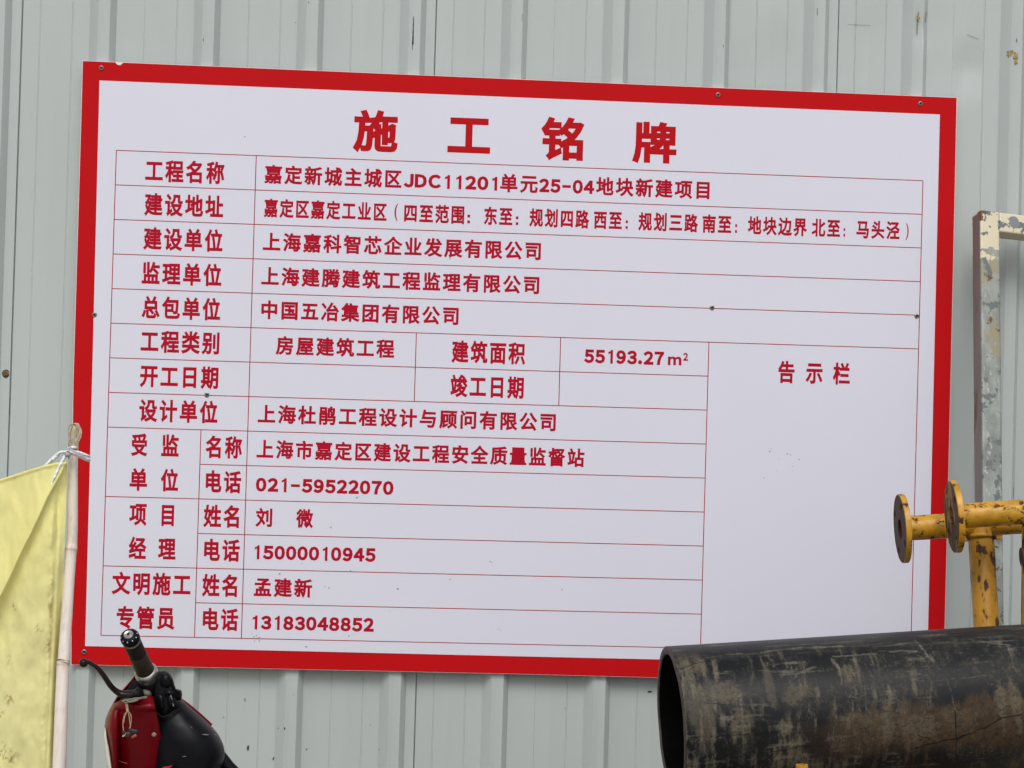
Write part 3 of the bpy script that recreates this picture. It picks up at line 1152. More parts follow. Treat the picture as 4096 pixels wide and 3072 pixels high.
    def hit(x, y):
        """where a spot seen in the photograph lies on the pipe: (s, arc)"""
        px, py = z8(x, y)
        o_, v_ = np.array(CAM), np.array(at(px, py, 1.0) - CAM)
        w_ = o_ - A
        v2 = v_ - dn * v_.dot(dn)
        w2 = w_ - dn * w_.dot(dn)
        qa, qb, qc = v2.dot(v2), 2 * v2.dot(w2), w2.dot(w2) - R * R
        disc = max(qb * qb - 4 * qa * qc, 0)
        t = (-qb - math.sqrt(disc)) / (2 * qa)
        q = w_ + v_ * t
        return q.dot(dn), math.atan2(q.dot(un), q.dot(fn)) * R
    marks = [  # pale scratches: (points in photo crop, half width, strength)
        ([(455, 252), (560, 232), (690, 228), (760, 218), (980, 192)], .0028, .9), ([(1145, 250), (1185, 310), (1205, 400)], .0042, .85),
        ([(1145, 248), (1230, 238), (1385, 228)], .0028, .8), ([(1410, 216), (1620, 212)], .0030, .8), ([(1605, 150), (1650, 205), (1685, 245)], .0036, .9),
        ([(1385, 230), (1410, 310), (1415, 385)], .0030, .6), ([(1325, 410), (1335, 520), (1360, 560)], .0018, .7), ([(1370, 395), (1380, 500)], .0022, .7),
        ([(1700, 385), (1830, 370), (2000, 350)], .0018, .6), ([(1915, 150), (2020, 172), (2130, 180)], .0035, .7), ([(2020, 175), (2005, 215)], .0018, .5),
        ([(1785, 375), (1810, 440), (1830, 540)], .0016, .6), ([(1680, 290), (1700, 420), (1695, 520)], .0030, .4), ([(790, 240), (830, 300)], .0045, .45),
        ([(690, 240), (710, 330), (700, 400)], .0040, .35), ([(1245, 462), (1290, 470), (1300, 500)], .0016, .4), ([(2120, 185), (2150, 300)], .003, .5),
        ([(1640, 140), (1860, 122), (2212, 110)], .0012, .5), ([(1870, 150), (1900, 190)], .002, .5), ([(1060, 300), (940, 345)], .004, .5)]
    for i, (pts, w, k) in enumerate(marks):
        over(seg_mask([hit(*q) for q in pts], w, seed=40 + i) * (.10 + 1.1 * sstep(.40, .56, fine * .55 + med * .45)), np.array([.27, .255, .205]), k * .8)
    blobs = [((585, 450), .034, .030, .7), ((940, 450), .022, .026, .5), ((640, 610), .030, .045, .55), ((1640, 640), .045, .030, .4), ((2090, 500), .016, .05, .6), ((2150, 470), .012, .05, .6), ((2180, 520), .012, .045, .6), ((430, 560), .03, .06, .5),
             ((800, 400), .012, .05, .45), ((1450, 600), .018, .05, .5), ((400, 300), .025, .03, .4)]
    for i, (q, wx, wy, k) in enumerate(blobs):
        hs, ha = hit(*q)
        dd = np.hypot((SS - hs) / wx, (a - ha) / wy)
        over(sstep(1.05, .55, dd + 1.5 * (med - .5) + .9 * (fine - .5)), tan * 1.1, k)
    for i, (pts, w) in enumerate([([(275, 325), (380, 290), (470, 262)], .0016), ([(440, 500), (600, 515), (690, 520)], .0016), ([(540, 685), (700, 675), (850, 665)], .0015), ([(1590, 760), (1740, 715), (1860, 690), (1990, 640), (2080, 590), (2200, 560)], .0022),
                                  ([(1828, 540), (1834, 680), (1832, 862)], .0020), ([(800, 780), (960, 745), (1100, 740)], .0015), ([(1390, 520), (1440, 548), (1500, 552)], .0014), ([(1620, 680), (1690, 700)], .0014)]):
        over(seg_mask([hit(*q) for q in pts], w, seed=80 + i), np.array([.008, .008, .008]), .95)
    over(sstep(.50, .60, fine * .7 + streak_v * .3) * sstep(.45, .6, blot) * sstep(80, 60, deg), tan, .35)
    over(sstep(.52, .60, fine), np.array([.008, .009, .010]), .5)
    squig = np.abs(fbm(SS * 55 + 2, a * 38 + 12, 71, 4, .6) - .5)
    over(sstep(.022, .008, squig) * sstep(60, 45, deg) * sstep(.42, .56, blot * .5 + med * .5), tan * 1.15, .4)
    squig = np.abs(fbm(SS * 40 + 52, a * 50 + 32, 72, 4, .6) - .5)
    over(sstep(.020, .006, squig), np.array([.008, .008, .009]), .55)
    base *= (0.72 * (0.85 + .35 * (fine - .4)))[..., None]
    lum = base.mean(-1)
    rough = np.clip(.38 + lum * 3.5, .36, .9)
    nth = len(th)
    idx = np.arange(len(s) * nth).reshape(len(s), nth)
    i0 = idx[:-1, :]
    i1 = idx[1:, :]
    f = np.stack([i0, np.roll(i0, -1, 1), np.roll(i1, -1, 1), i1], -1).reshape(-1, 4)
    me = bpy.data.meshes.new('pipe_wall')
    Pv = P.reshape(-1, 3) - np.array(bp.location)
    me.vertices.add(len(Pv))
    me.vertices.foreach_set('co', Pv.astype(np.float32).ravel())
    me.loops.add(len(f) * 4)
    me.loops.foreach_set('vertex_index', f.astype(np.int32).ravel())
    me.polygons.add(len(f))
    me.polygons.foreach_set('loop_start', np.arange(0, len(f) * 4, 4, dtype=np.int32))
    me.polygons.foreach_set('loop_total', np.full(len(f), 4, np.int32))
    me.polygons.foreach_set('use_smooth', np.ones(len(f), bool))
    me.update(calc_edges=True)
    me.validate()
    me.materials.append(M_PIPE)
    o = bpy.data.objects.new('pipe_wall', me)
    COL.objects.link(o)
    o.parent = bp
    set_attr(o, 'paint', base.reshape(-1, 3))
    set_float(o, 'rough', rough)
    # rim and bore
    wall = .017
    nn = 96
    V = []
    for (ds, rad) in ((-.0003, R * 1.0005), (-.0022, R - .002), (-.0025, R - wall + .002), (0.0, R - wall), (0.3, R - wall), (1.2, R - wall), (Ltot, R - wall), (Ltot + .0003, R)):
        for k in range(nn):
            t = 2 * math.pi * k / nn
            e = 0.0015 * (float(vnoise(np.array(t * 3 + 10), np.array(3.0), 4)) - .5) * math.exp(-abs(ds) / .02) if abs(ds) < .5 else 0
            V.append(e0 + d * (ds + e) + (up * math.sin(t) + fr * math.cos(t)) * rad)
    Fc = [(i * nn + k, i * nn + (k + 1) % nn, (i + 1) * nn + (k + 1) % nn, (i + 1) * nn + k) for i in range(7) for k in range(nn)]
    M_RIM = mat('sawn_rim', (0.060, 0.044, 0.036), rough=.65, vary=.7, vscale=60, bump=.5, bscale=80)
    o = mesh_obj('bore', V, Fc, None, bp, mats=[M_RIM, M_PIPEIN], fmat=[0] * (3 * nn) + [1] * (4 * nn))
    smooth_by_angle(o, 50)
    # timber blocks that carry it, below the picture
    M_WOOD = mat('timber', (0.20, 0.14, 0.085), rough=.85, vary=.35, vscale=12, stretch=(1, 8, 8), bump=.5, bscale=60)
    for sdist, lab in ((.45, 'stack of rough timber blocks under the open end of the black pipe'), (1.9, 'taller stack of timber blocks under the far right end of the black pipe')):
        q = e0 + d * sdist - Vector((0, 0, R / max(up.z, .9)))
        stk = empty('timber_stack', (q.x, q.y, 0), lab, 'timber')
        nlay = 5 if sdist < 1 else 6
        h = (q.z - .0) / nlay
        for i in range(nlay):
            ax, ay = ((.28, 0, 0), (0, .07, 0)) if i % 2 == 0 else ((.07, 0, 0), (0, .28, 0))
            for sgn in (-1, 1):
                c = Vector((q.x, q.y + sgn * .18, (i + .5) * h)) if i % 2 == 0 else Vector((q.x + sgn * .18, q.y, (i + .5) * h))
                if i == nlay - 1:
                    ax, ay = (.05, 0, 0), (0, .28, 0)
                    c = Vector((q.x + sgn * .06, q.y, (i + .5) * h - .002))
                o = mesh_obj('timber_block', *boxm(c, ax, ay, (0, 0, h / 2 - .0006)), M_WOOD, stk)
                bevel(o, .006, 1)


build_black_pipe()

# ------------------------------------------------------------------ bamboo pole, yellow flag, white tie
DF = 4.40


def z7(x, y, d=DF):
    return at(x / 2.087, 864.06 + y / 2.087, d)


M_BAM = attr_mat('weathered_bamboo', 'paint', rough=.6, spec=.35, bump=.25, bscale=120)


def build_pole():
    pl = empty('bamboo_pole', tuple(z7(268, 1659, DF - .12).xy) + (0,), 'pale weathered bamboo pole carrying the yellow flag before the board\'s left edge', 'pole')
    path = [(337, 128, 19, 0), (336, 175, 20, 0), (331, 250, 20.5, 0), (329, 330, 21.5, 0), (328, 440, 22.5, 0), (327, 560, 23.5, 0), (324, 640, 24.5, 0), (321, 672, 27.5, -.003), (318, 700, 26, -.005), (310, 820, 25, -.012), (302, 950, 25.5, -.02),
            (293, 1080, 26.5, -.028), (288, 1165, 28, -.034), (285, 1182, 30, -.036), (283, 1205, 28.5, -.038), (276, 1400, 29.5, -.055), (267, 1659, 31, -.075)]
    K = 2.087 * F_PX / 1.8517        # crop pixels per metre at distance 1
    sp = smooth_path([(x, y, r, dz) for x, y, r, dz in path], 8)
    pts = [z7(q[0], q[1], DF + q[3]) for q in sp]
    rr = [q[2] / K * (DF + q[3]) for q in sp]
    dlast = (pts[-1] - pts[-9]).normalized()
    while pts[-1].z > 0.02:
        k = len(pts)
        pts.append(pts[-1] + dlast * .04)
        rr.append(rr[-1] * (1.10 if k % 9 == 0 else 1 / 1.10 if k % 9 == 1 else 1.0))
    V, Fc = tube(pts, rr, 28)
    o = mesh_obj('cane', V, Fc, M_BAM, pl, smooth=True)
    n = 28
    i = np.repeat(np.arange(len(pts)), n)
    k = np.tile(np.arange(n), len(pts))
    zc = np.array([p.z for p in pts])[i]
    f1 = fbm(k * .9 + 3, zc * 14, 3, 4)
    f2 = fbm(k * .35 + 3, zc * 60, 4, 4)
    c = np.array([.74, .67, .61]) * (0.82 + .36 * f1)[:, None]
    m = sstep(.58, .75, f2)[:, None]
    c = c * (1 - .3 * m) + np.array([.42, .34, .26]) * .3 * m
    for zn in (z7(321, 676).z, z7(285, 1186).z):
        m = np.exp(-((zc - zn) / .0022) ** 2)[:, None]
        c = c * (1 - .6 * m) + np.array([.36, .28, .20]) * .6 * m
        m = (np.exp(-((zc - zn) / .012) ** 2) * sstep(.45, .6, f1))[:, None]
        c = c * (1 - .5 * m) + np.array([.40, .27, .15]) * .5 * m
    set_attr(o, 'paint', c)
    # knobbly cloth wrapped over the tip
    M_RAG = mat('rag', (0.46, 0.38, 0.29), rough=.9, vary=.25, vscale=90, bump=.8, bscale=150)
    sb = MB()
    pts = [z7(331, 236, DF), z7(331, 200, DF), z7(332, 165, DF), z7(334, 140, DF), z7(334, 118, DF), z7(332, 108, DF)]
    rr = [q / K * DF for q in (21, 21.5, 23, 26, 22, 8)]
    V, Fc = tube(smooth_path(pts, 4), [float(q[0]) for q in smooth_path([(r,) for r in rr], 4)], 22)
    V = [v + Vector((1, .3, 0)) * .0022 * (float(vnoise(np.array(v.x * 300), np.array(v.z * 160), 2)) - .5) * 2 for v in V]
    sb.add(V, Fc)
    for j, (xa, xb, xc, rad) in enumerate([(340, 362, 347, 3.0), (334, 356, 341, 2.6), (344, 366, 352, 2.6), (348, 358, 344, 2.2), (322, 314, 318, 2.4), (338, 350, 338, 2.2), (345, 364, 342, 2.0)]):
        path = smooth_path([(xa - 8, 112 + j, -.004), (xa + 6, 106 + j * .7, -.012), (xb, 128 + j * 4, -.012), (xb - 1, 152 + j * 3, -.012), (xc, 188 + j * 4, -.010), (xc - 5, 222, -.008)], 6)
        sb.add(*tube([z7(q[0], q[1], DF + q[2]) for q in path], [rad / K * DF] * len(path), 7))
    sb.obj('rag_wrap', M_RAG, pl, smooth=True)
    # thin loop of string left of the tip
    path = smooth_path([(316, 168, -.004), (307, 185, -.006), (305, 215, -.006), (311, 236, -.008)], 6)
    mesh_obj('string_loop', *tube([z7(q[0], q[1], DF + q[2]) for q in path], [.0009] * len(path), 6), mat('pale_string', (.6, .57, .5), rough=.8), pl, smooth=True)


build_pole()


def build_flag():
    M = attr_mat('yellow_flag_cloth', 'paint', rough=.82, spec=.2, bump=.12, bscale=500, translucent=.22)
    nu, nv = 260, 330
    u = np.linspace(0, 1, nu) ** 1.25          # 0 at the pole, 1 far left
    v = np.linspace(0, 1, nv)
    U, Vv = np.meshgrid(u, v, indexing='ij')
    yr = np.array([283, 320, 500, 700, 950, 1300, 1659, 2100, 2700])
    xr = np.array([303, 303, 297, 289, 279, 262, 247, 228, 200])
    Ytop0 = 283
    # top edge as a function of x
    xt = np.array([-900, -400, -200, 0, 60, 120, 200, 250, 303])
    yt = np.array([560, 445, 400, 357, 338, 318, 293, 283, 278])
    Xl = -820 + 60 * Vv
    Y = None
    # iterate: X from right edge at this row; Y blends from the top edge
    Yr = 280 + (2650 - 280) * Vv
    X_right = np.interp(Yr, yr, xr)
    X = X_right + (Xl - X_right) * U
    Yt = np.interp(X, xt, yt)
    Y = Yt + (2650 + 60 * U - Yt) * Vv
    # depth relief (metres; negative towards the camera)
    fx = np.array([280, 330, 440, 560, 700, 800, 890, 1000, 1200, 1400])
    fo = np.array([300, 275, 213, 160, 90, 45, 0, -60, -190, -330])     # x of the main fold at a given y
    dist = X - np.interp(Y, fx, fo)                                     # >0 right of the fold
    fade = sstep(1500, 900, Y)
    grow = sstep(285, 600, Y)
    H = np.where(dist < 0, -.030 * np.exp(dist / 120), -.030 * np.exp(-np.maximum(dist, 0) / 13.0)) * fade * (.35 + .65 * grow)
    # second, broad fold to its left
    d2 = (X + 150) - np.interp(Y, [300, 900, 1600], [60, -150, -420])
    H += -.014 * np.exp(-(d2 / 90) ** 2) * sstep(330, 600, Y)
    # soft undulation of the lower sheet
    H += -.010 * np.sin((X - .12 * Y) / 75.0 + 1.2 * fbm(X / 200 + 20, Y / 300 + 20, 5)) * sstep(0, 70, dist)
    H += .016 * (fbm(X / 170 + 30, Y / 420 + 20, 6, 4) - .5) * 2
    H += .0014 * (fbm(X / 40 + 30, Y / 90 + 20, 16, 4) - .5) * 2
    # puckered seam beside the pole
    xe = np.interp(Y, yr, xr) - X
    seam = np.exp(-((xe - 58 + 6 * np.sin(Y / 60)) / 13.0) ** 2) * sstep(380, 460, Y)
    H += -.0055 * seam * (.1 + .9 * fbm(Y / 26.0, X / 90 + 3, 3, 3))
    H += .0035 * np.exp(-((xe - 34) / 10.0) ** 2) * sstep(380, 500, Y)
    # edge turns back round the pole
    H += .022 * sstep(34, 0, xe) * sstep(500, 1000, Y)
    # rolled top hem
    te = Y - Yt
    H += -.004 * np.exp(-((te - 7) / 6.0) ** 2) + .006 * sstep(6, 0, te)
    Dd = DF - .028 + H
    k = 1.8517
    px = X / 2.087
    py = 864.06 + Y / 2.087
    P = np.array(CAM) + Dd[..., None] * (np.array(RX) * ((px * k - 2048) / F_PX)[..., None] + np.array(RY) * ((py * k - 1536) / F_PX)[..., None] + np.array(RZ))
    fl = empty('flag', tuple(z7(0, 1000)), 'soiled pale yellow cloth flag hanging in folds from the bamboo pole at the left edge', 'flag')
    Pv = (P.reshape(-1, 3) - np.array(fl.location))
    idx = np.arange(nu * nv).reshape(nu, nv)
    f = np.stack([idx[:-1, :-1], idx[:-1, 1:], idx[1:, 1:], idx[1:, :-1]], -1).reshape(-1, 4)
    me = bpy.data.meshes.new('cloth')
    me.from_pydata(Pv.tolist(), [], f.tolist())
    me.polygons.foreach_set('use_smooth', np.ones(len(f), bool))
    me.materials.append(M)
    o = bpy.data.objects.new('cloth', me)
    COL.objects.link(o)
    o.parent = fl
    # dye, dirt, and shade painted along the pole edge
    c = np.array([.85, .80, .335]) * np.ones(P.shape)
    t1 = fbm(X / 260 + 9, Y / 300 + 4, 51, 4)
    c = c * (1 + .10 * (t1 - .5))[..., None]
    pale = sstep(380, 1400, Y) * sstep(20, 90, dist)
    c = c * (1 - .5 * pale[..., None]) + np.array([.80, .78, .41]) * .5 * pale[..., None]

    def over(m, col, kk):
        nonlocal c
        m = (np.clip(m, 0, 1) * kk)[..., None]
        c = c * (1 - m) + np.array(col) * m
    n1 = fbm(X / 34 + 9, Y / 60 + 4, 61, 5, .65)
    n2 = fbm(X / 12 + 9, Y / 16 + 4, 62, 4, .65)
    over(sstep(36, 12, xe) * sstep(850, 1200, Y) * (.6 + .5 * n1), (.42, .30, .045), .75)  # ochre tint paints in the shade of the edge turning away
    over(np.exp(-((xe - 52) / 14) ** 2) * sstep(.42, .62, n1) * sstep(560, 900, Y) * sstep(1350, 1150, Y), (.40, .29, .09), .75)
    for (cx, cy, wx, wy, kk) in ((60, 940, 14, 26, .8), (178, 1030, 26, 30, .6), (45, 1180, 22, 40, .45), (40, 1345, 30, 34, .8), (5, 1420, 16, 30, .7), (45, 1610, 48, 42, .8), (10, 1590, 30, 40, .6), (182, 385, 16, 13, .6), (165, 632, 9, 9, .6), (222, 885, 12, 12, .8),
                                 (215, 1110, 16, 30, .7), (10, 1560, 20, 30, .4), (30, 1500, 24, 24, .35), (170, 1435, 5, 5, .9), (90, 1433, 4, 4, .9), (245, 470, 8, 8, .5), (240, 700, 8, 10, .5)):
        q = np.hypot((X - cx) / wx, (Y - cy) / wy)
        over(sstep(1.2, .3, q) * sstep(.52, .60, n2 * .7 + n1 * .3), (.30, .23, .08), kk)
    over(sstep(.64, .74, n2 * .6 + n1 * .4) * sstep(300, 900, Y), (.50, .43, .18), .20)
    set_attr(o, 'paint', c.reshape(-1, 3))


build_flag()


def zt(x, y, d=DF):
    return at((200 + x / 4.74) / 1.8517, (1650 + y / 4.74) / 1.8517, d)


def ribbon(path, name, parent, mt, curl=.004, nacross=9, thick=.0006):
    """path: (x, y, half width in crop px, depth offset); a crumpled strip"""
    sp = smooth_path(path, 10)
    V, Fc = [], []
    path = [(q[0], q[1], q[2] * 1.2, q[3]) for q in path]
    for i, q in enumerate(sp):
        a = np.array(sp[min(i + 1, len(sp) - 1)][:2]) - np.array(sp[max(i - 1, 0)][:2])
        a = a / (np.hypot(*a) + 1e-9)
        nrm = np.array([-a[1], a[0]])
        for j in range(nacross):
            t = j / (nacross - 1) * 2 - 1
            x, y = q[0] + nrm[0] * t * q[2], q[1] + nrm[1] * t * q[2]
            wr = .0022 * (float(vnoise(np.array(i * .35 + 3), np.array(j * .9 + len(path)), 8)) - .5) * 2
            V.append(zt(x, y, DF + q[3] - curl * (1 - t * t) + wr))
    m = nacross
    for i in range(len(sp) - 1):
        for j in range(m - 1):
            Fc.append((i * m + j, i * m + j + 1, (i + 1) * m + j + 1, (i + 1) * m + j))
    o = mesh_obj(name, V, Fc, mt, parent, smooth=True)
    md = o.modifiers.new('solid', 'SOLIDIFY')
    md.thickness = thick
    return o


M_TIE = mat('white_plastic_strip', (0.80, 0.82, 0.85), rough=.28, spec=.5, vary=.12, vscale=130, bump=.6, bscale=160)
M_KNOT = mat('knot_shade', (0.34, 0.33, 0.36), rough=.5, vary=.4, vscale=300)
tie = empty('plastic_tie', tuple(zt(350, 760)), 'crumpled white plastic strip knotted round the top of the bamboo pole', 'tie')
ribbon([(350, 690, 26, -.010), (400, 668, 30, -.018), (450, 660, 30, -.020), (500, 672, 26, -.014), (532, 690, 14, 0)], 'wrap', tie, M_TIE)
ribbon([(350, 735, 22, -.022), (430, 760, 46, -.026), (540, 790, 62, -.026), (640, 830, 66, -.024), (720, 868, 66, -.022), (775, 890, 60, -.018)], 'loop_end', tie, M_TIE, curl=.010)
ribbon([(370, 705, 12, -.030), (480, 735, 15, -.036), (600, 775, 17, -.036), (700, 812, 14, -.032), (770, 832, 8, -.026)], 'loop_end', tie, M_TIE, curl=.004)
ribbon([(345, 735, 20, -.020), (270, 745, 26, -.020), (190, 760, 34, -.018), (110, 830, 46, -.015), (20, 910, 42, -.012), (-60, 975, 30, -.01), (-120, 1010, 12, -.008)], 'tail', tie, M_TIE, curl=.006)
ribbon([(325, 790, 20, -.026), (270, 850, 34, -.030), (200, 980, 38, -.032), (130, 1120, 30, -.034), (60, 1280, 26, -.036), (0, 1440, 22, -.036), (-15, 1490, 8, -.036)], 'tail', tie, M_TIE, curl=.005)
sb = MB()
sb.add(*tube([zt(312, 760, DF - .024), zt(330, 785, DF - .036), zt(350, 800, DF - .034), zt(362, 840, DF - .026), zt(352, 880, DF - .020)], [.0022, .0062, .0050, .0018, .0008], 12))
sb.obj('knot', M_KNOT, tie, smooth=True)

# ------------------------------------------------------------------ scooter with red and black shells, seen at its handlebar
DS = 4.12
KS = 4.096 * F_PX / 1.8517


def sc(x, y, dz=0.0):
    return at(108.01 + x / 4.096, 1296.1 + y / 4.096, DS + dz)


M_GRIP = mat('worn_rubber', (0.014, 0.011, 0.009), spec=.25, rough=.6, vary=.5, vscale=60, bump=.5, bscale=120)
M_GRIPB = mat('brown_tape', (0.024, 0.016, 0.008), rough=.6, vary=.5, vscale=90, bump=.5, bscale=200)
M_BLK = mat('black_plastic', (0.008, 0.0085, 0.010), rough=.5, spec=.14, vary=.25, vscale=30, bump=.15, bscale=300, rvary=.08)
M_BLKS = mat('satin_black_shell', (0.0045, 0.005, 0.007), rough=.40, spec=.14, vary=.2, vscale=15, rvary=.1)
M_LEV = mat('lever_brown_black', (0.011, 0.006, 0.006), rough=.3, spec=.25, vary=.25, vscale=60)
M_CHR = mat('chrome', (0.50, 0.49, 0.48), rough=.34, metal=.85, rvary=.12, vscale=90, vary=.1)
M_BEIGE = mat('dirty_beige', (0.17, 0.15, 0.11), rough=.75, vary=.45, vscale=90, bump=.4, bscale=200)
M_REDS = mat('scooter_red', (0.145, 0.0005, 0.005), rough=.33, spec=.18, coat=.05, vary=.15, vscale=12, rvary=.08, bump=.05, bscale=20)
M_TRIM = mat('cream_trim', (0.62, 0.60, 0.50), rough=.5, vary=.1)
M_TYRE = mat('tyre_rubber', (0.02, 0.02, 0.02), rough=.85, vary=.3, vscale=40)


def build_scooter():
    P0 = sc(900, 1250, .05)
    S = empty('scooter', (P0.x + .35, P0.y, 0), 'old electric scooter with dark red front shell and black dash, left grip and lever raised', 'scooter')
    A, B = sc(702, 322, -.085), sc(862, 668, .0)
    d = (B - A).normalized()
    sb = MB()
    # end cap
    r = .0176
    sb.add(*lathe(A - d * .006, B, [(0, .0095), (.0015, .0128), (.004, .0160), (.008, .0174), (.013, .0176), (.0165, .0170), (.0170, .0158)], 40))
    g = sb.obj('grip_end_cap', M_BLKS, S, smooth=True)
    sb = MB()
    c = A - d * .006
    sb.add(*lathe(c - d * .0012, B, [(0, .0000), (0, .0032), (.0010, .0036), (.0016, .0042), (.0006, .0050), (.0002, .0062), (.0010, .0070), (.0006, .0082), (.0022, .0096), (.003, .0098)], 40))
    o = sb.obj('cap_ring', M_CHR, g)
    smooth_by_angle(o, 40)
    sb = MB()
    sb.add(*lathe(c - d * .0016, B, [(0, 0), (0, .0028), (.001, .003)], 20))
    sb.obj('cap_screw', M_LEV, g)
    a, b = frame_of(d)
    for i in range(10):
        t = 2 * math.pi * i / 10 + .2
        q = A - d * .0012 + (a * math.cos(t) + b * math.sin(t)) * .0143
        bm = bmesh.new()
        bmesh.ops.create_icosphere(bm, subdivisions=2, radius=.0021)
        sb = MB()
        sb.add([q + v.co for v in bm.verts], [tuple(v.index for v in f.verts) for f in bm.faces])
        bm.free()
        sb.obj('stud', M_CHR, g, smooth=True)
    sb = MB()
    sb.add(*lathe(A + d * .0112, B, [(0, .0150), (0, .0166), (.004, .0168), (.0055, .0160)], 36))
    sb.obj('grip_band', M_BEIGE, g, smooth=True)
    Lg = (B - A).length
    prof = [(.014, .0150)]
    t = .016
    while t < Lg * .45:
        prof += [(t, .0155), (t + .0012, .0161), (t + .0030, .0161), (t + .0040, .0156)]
        t += .0075
    sb = MB()
    sb.add(*lathe(A, B, prof + [(Lg * .45, .0160)], 36))
    o = sb.obj('grip', M_GRIP, S)
    smooth_by_angle(o, 50)
    sb = MB()
    sb.add(*lathe(A, B, [(Lg * .44, .0158), (Lg * .46, .0166), (Lg * .7, .0168), (Lg * .93, .0172)], 36))
    sb.obj('grip_tape', M_GRIPB, S, smooth=True)
    sb = MB()
    sb.add(*lathe(A, B, [(Lg * .86, .0174), (Lg * .87, .0196), (Lg * .90, .0212), (Lg * .98, .0214), (Lg * 1.01, .0204), (Lg * 1.03, .0204), (Lg * 1.05, .0204), (Lg * 1.06, .0180)], 44))
    o = sb.obj('grip_collar', M_CHR, S)
    smooth_by_angle(o, 40)
    # switch housing behind the collar
    C1 = B + d * .0035
    sb = MB()
    sb.add(*lathe(C1, C1 + d, [(0, .010), (0, .0215), (.003, .0236), (.036, .0246), (.044, .022), (.048, .010)], 40))
    hs = sb.obj('switch_housing', M_BLK, S)
    smooth_by_angle(hs, 40)

    def blob(name, outline, zf, zb, mt, parent, rings=7, p=2.6, sub=4, cx=None, cy=None):
        """closed outline (crop px) inflated to a rounded solid: zf towards, zb away from the camera"""
        ol = smooth_path(outline + [outline[0]], sub)[:-1]
        ol = np.array([q[:2] for q in ol])
        cc = np.array([cx if cx else ol[:, 0].mean(), cy if cy else ol[:, 1].mean()])
        V, Fc = [], []
        n = len(ol)
        lv = []
        for s in (1, -1):
            for k in range(rings if s == 1 else rings - 1):
                f = math.pi / 2 * (k / (rings - 1)) if s == 1 else math.pi / 2 * ((rings - 2 - k) / (rings - 1))
                lv.append((math.sin(f) ** (2 / p), math.cos(f) ** (2 / p), s))
        for (sr, cz, s) in lv:
            sr = max(sr, .02)
            dz = -zf * cz if s == 1 else zb * cz
            for q in ol:
                w = cc + (q - cc) * sr
                V.append(sc(w[0], w[1], dz))
        m = len(lv)
        for i in range(m - 1):
            for k in range(n):
                Fc.append((i * n + k, i * n + (k + 1) % n, (i + 1) * n + (k + 1) % n, (i + 1) * n + k))
        Fc.append(tuple(reversed(range(n))))
        Fc.append(tuple((m - 1) * n + k for k in range(n)))
        o = mesh_obj(name, V, Fc, mt, parent, smooth=True)
        return o
    # control cluster
    blob('control_cluster', [(948, 690), (965, 640), (1010, 626), (1060, 650), (1082, 690), (1100, 745), (1118, 800), (1120, 870), (1135, 930), (1100, 975), (1050, 1000), (1010, 1028), (965, 985), (935, 900), (925, 800)], .030, .05, M_BLK, S, p=4.5, sub=2)
    for i, (ol, zf) in enumerate([([(960, 690), (985, 645), (1040, 640), (1070, 670), (1080, 760), (1040, 790), (975, 770)], .037), ([(1000, 800), (1085, 790), (1108, 850), (1060, 832), (1010, 860)], .038),
                                  ([(940, 830), (985, 815), (1012, 880), (1015, 985), (968, 960)], .036), ([(1084, 690), (1108, 770), (1096, 800), (1074, 770)], .034)]):
        blob('cluster_cover', ol, zf, -.010, M_BLKS, hs, rings=4, p=5, sub=1)
    blob('indicator_switch', [(1090, 800), (1115, 785), (1150, 796), (1168, 820), (1166, 870), (1150, 890), (1118, 880), (1096, 850)], .028, .02, M_BLK, hs)
    blob('toggle', [(1110, 790), (1140, 788), (1168, 806), (1160, 830), (1120, 832)], .040, .0, M_LEV, hs, rings=5)
    blob('horn_button', [(1030, 880), (1050, 820), (1085, 850), (1100, 930), (1075, 965), (1045, 950)], .038, .0, M_BLKS, hs, rings=5, p=4)
    blob('switch_plate', [(1062, 845), (1080, 838), (1100, 900), (1095, 950), (1085, 950)], .042, -.03, M_BLK, hs, rings=4, p=4)
    sb = MB()
    for x0, y0, x1, y1 in ((1068, 842, 1074, 862), (1078, 868, 1092, 940)):
        sb.add(*tube([sc(x0, y0, -.040), sc(x1, y1, -.040)], [.0008, .0008], 6))
    sb.obj('wear_line', mat('worn_edge', (.28, .28, .29), rough=.5), hs)
    # brake lever
    lev = smooth_path([(284, 556, 36, -.075), (300, 552, 40, -.075), (322, 550, 30, -.074), (352, 556, 24, -.072), (392, 580, 25, -.070), (430, 612, 27, -.066), (470, 662, 29, -.060), (506, 716, 29, -.054), (540, 764, 30, -.046), (580, 802, 33, -.038),
                       (630, 830, 42, -.034), (690, 838, 46, -.034), (750, 828, 48, -.034), (810, 812, 46, -.034)], 6)
    mesh_obj('brake_lever', *tube([sc(q[0], q[1], q[3]) for q in lev], [max(q[2], 3) / KS * DS for q in lev], 20, flat=.8), M_LEV, S, smooth=True)
    bm = bmesh.new()
    bmesh.ops.create_uvsphere(bm, u_segments=20, v_segments=12, radius=.0082)
    sb = MB()
    sb.add([sc(296, 556, -.075) + v.co for v in bm.verts], [tuple(v.index for v in f.verts) for f in bm.faces])
    bm.free()
    sb.obj('lever_tip', M_LEV, S, smooth=True)
    blob('lever_bracket', [(640, 880), (660, 850), (700, 828), (740, 800), (775, 762), (800, 775), (826, 800), (834, 850), (800, 870), (752, 872), (700, 880), (670, 912)], .058, .03, M_BLK, S, p=3.2, sub=2)
    blob('lever_clamp', [(790, 810), (830, 790), (880, 800), (900, 830), (890, 858), (840, 862), (800, 850)], .016, .03, M_BEIGE, S)
    sb = MB()
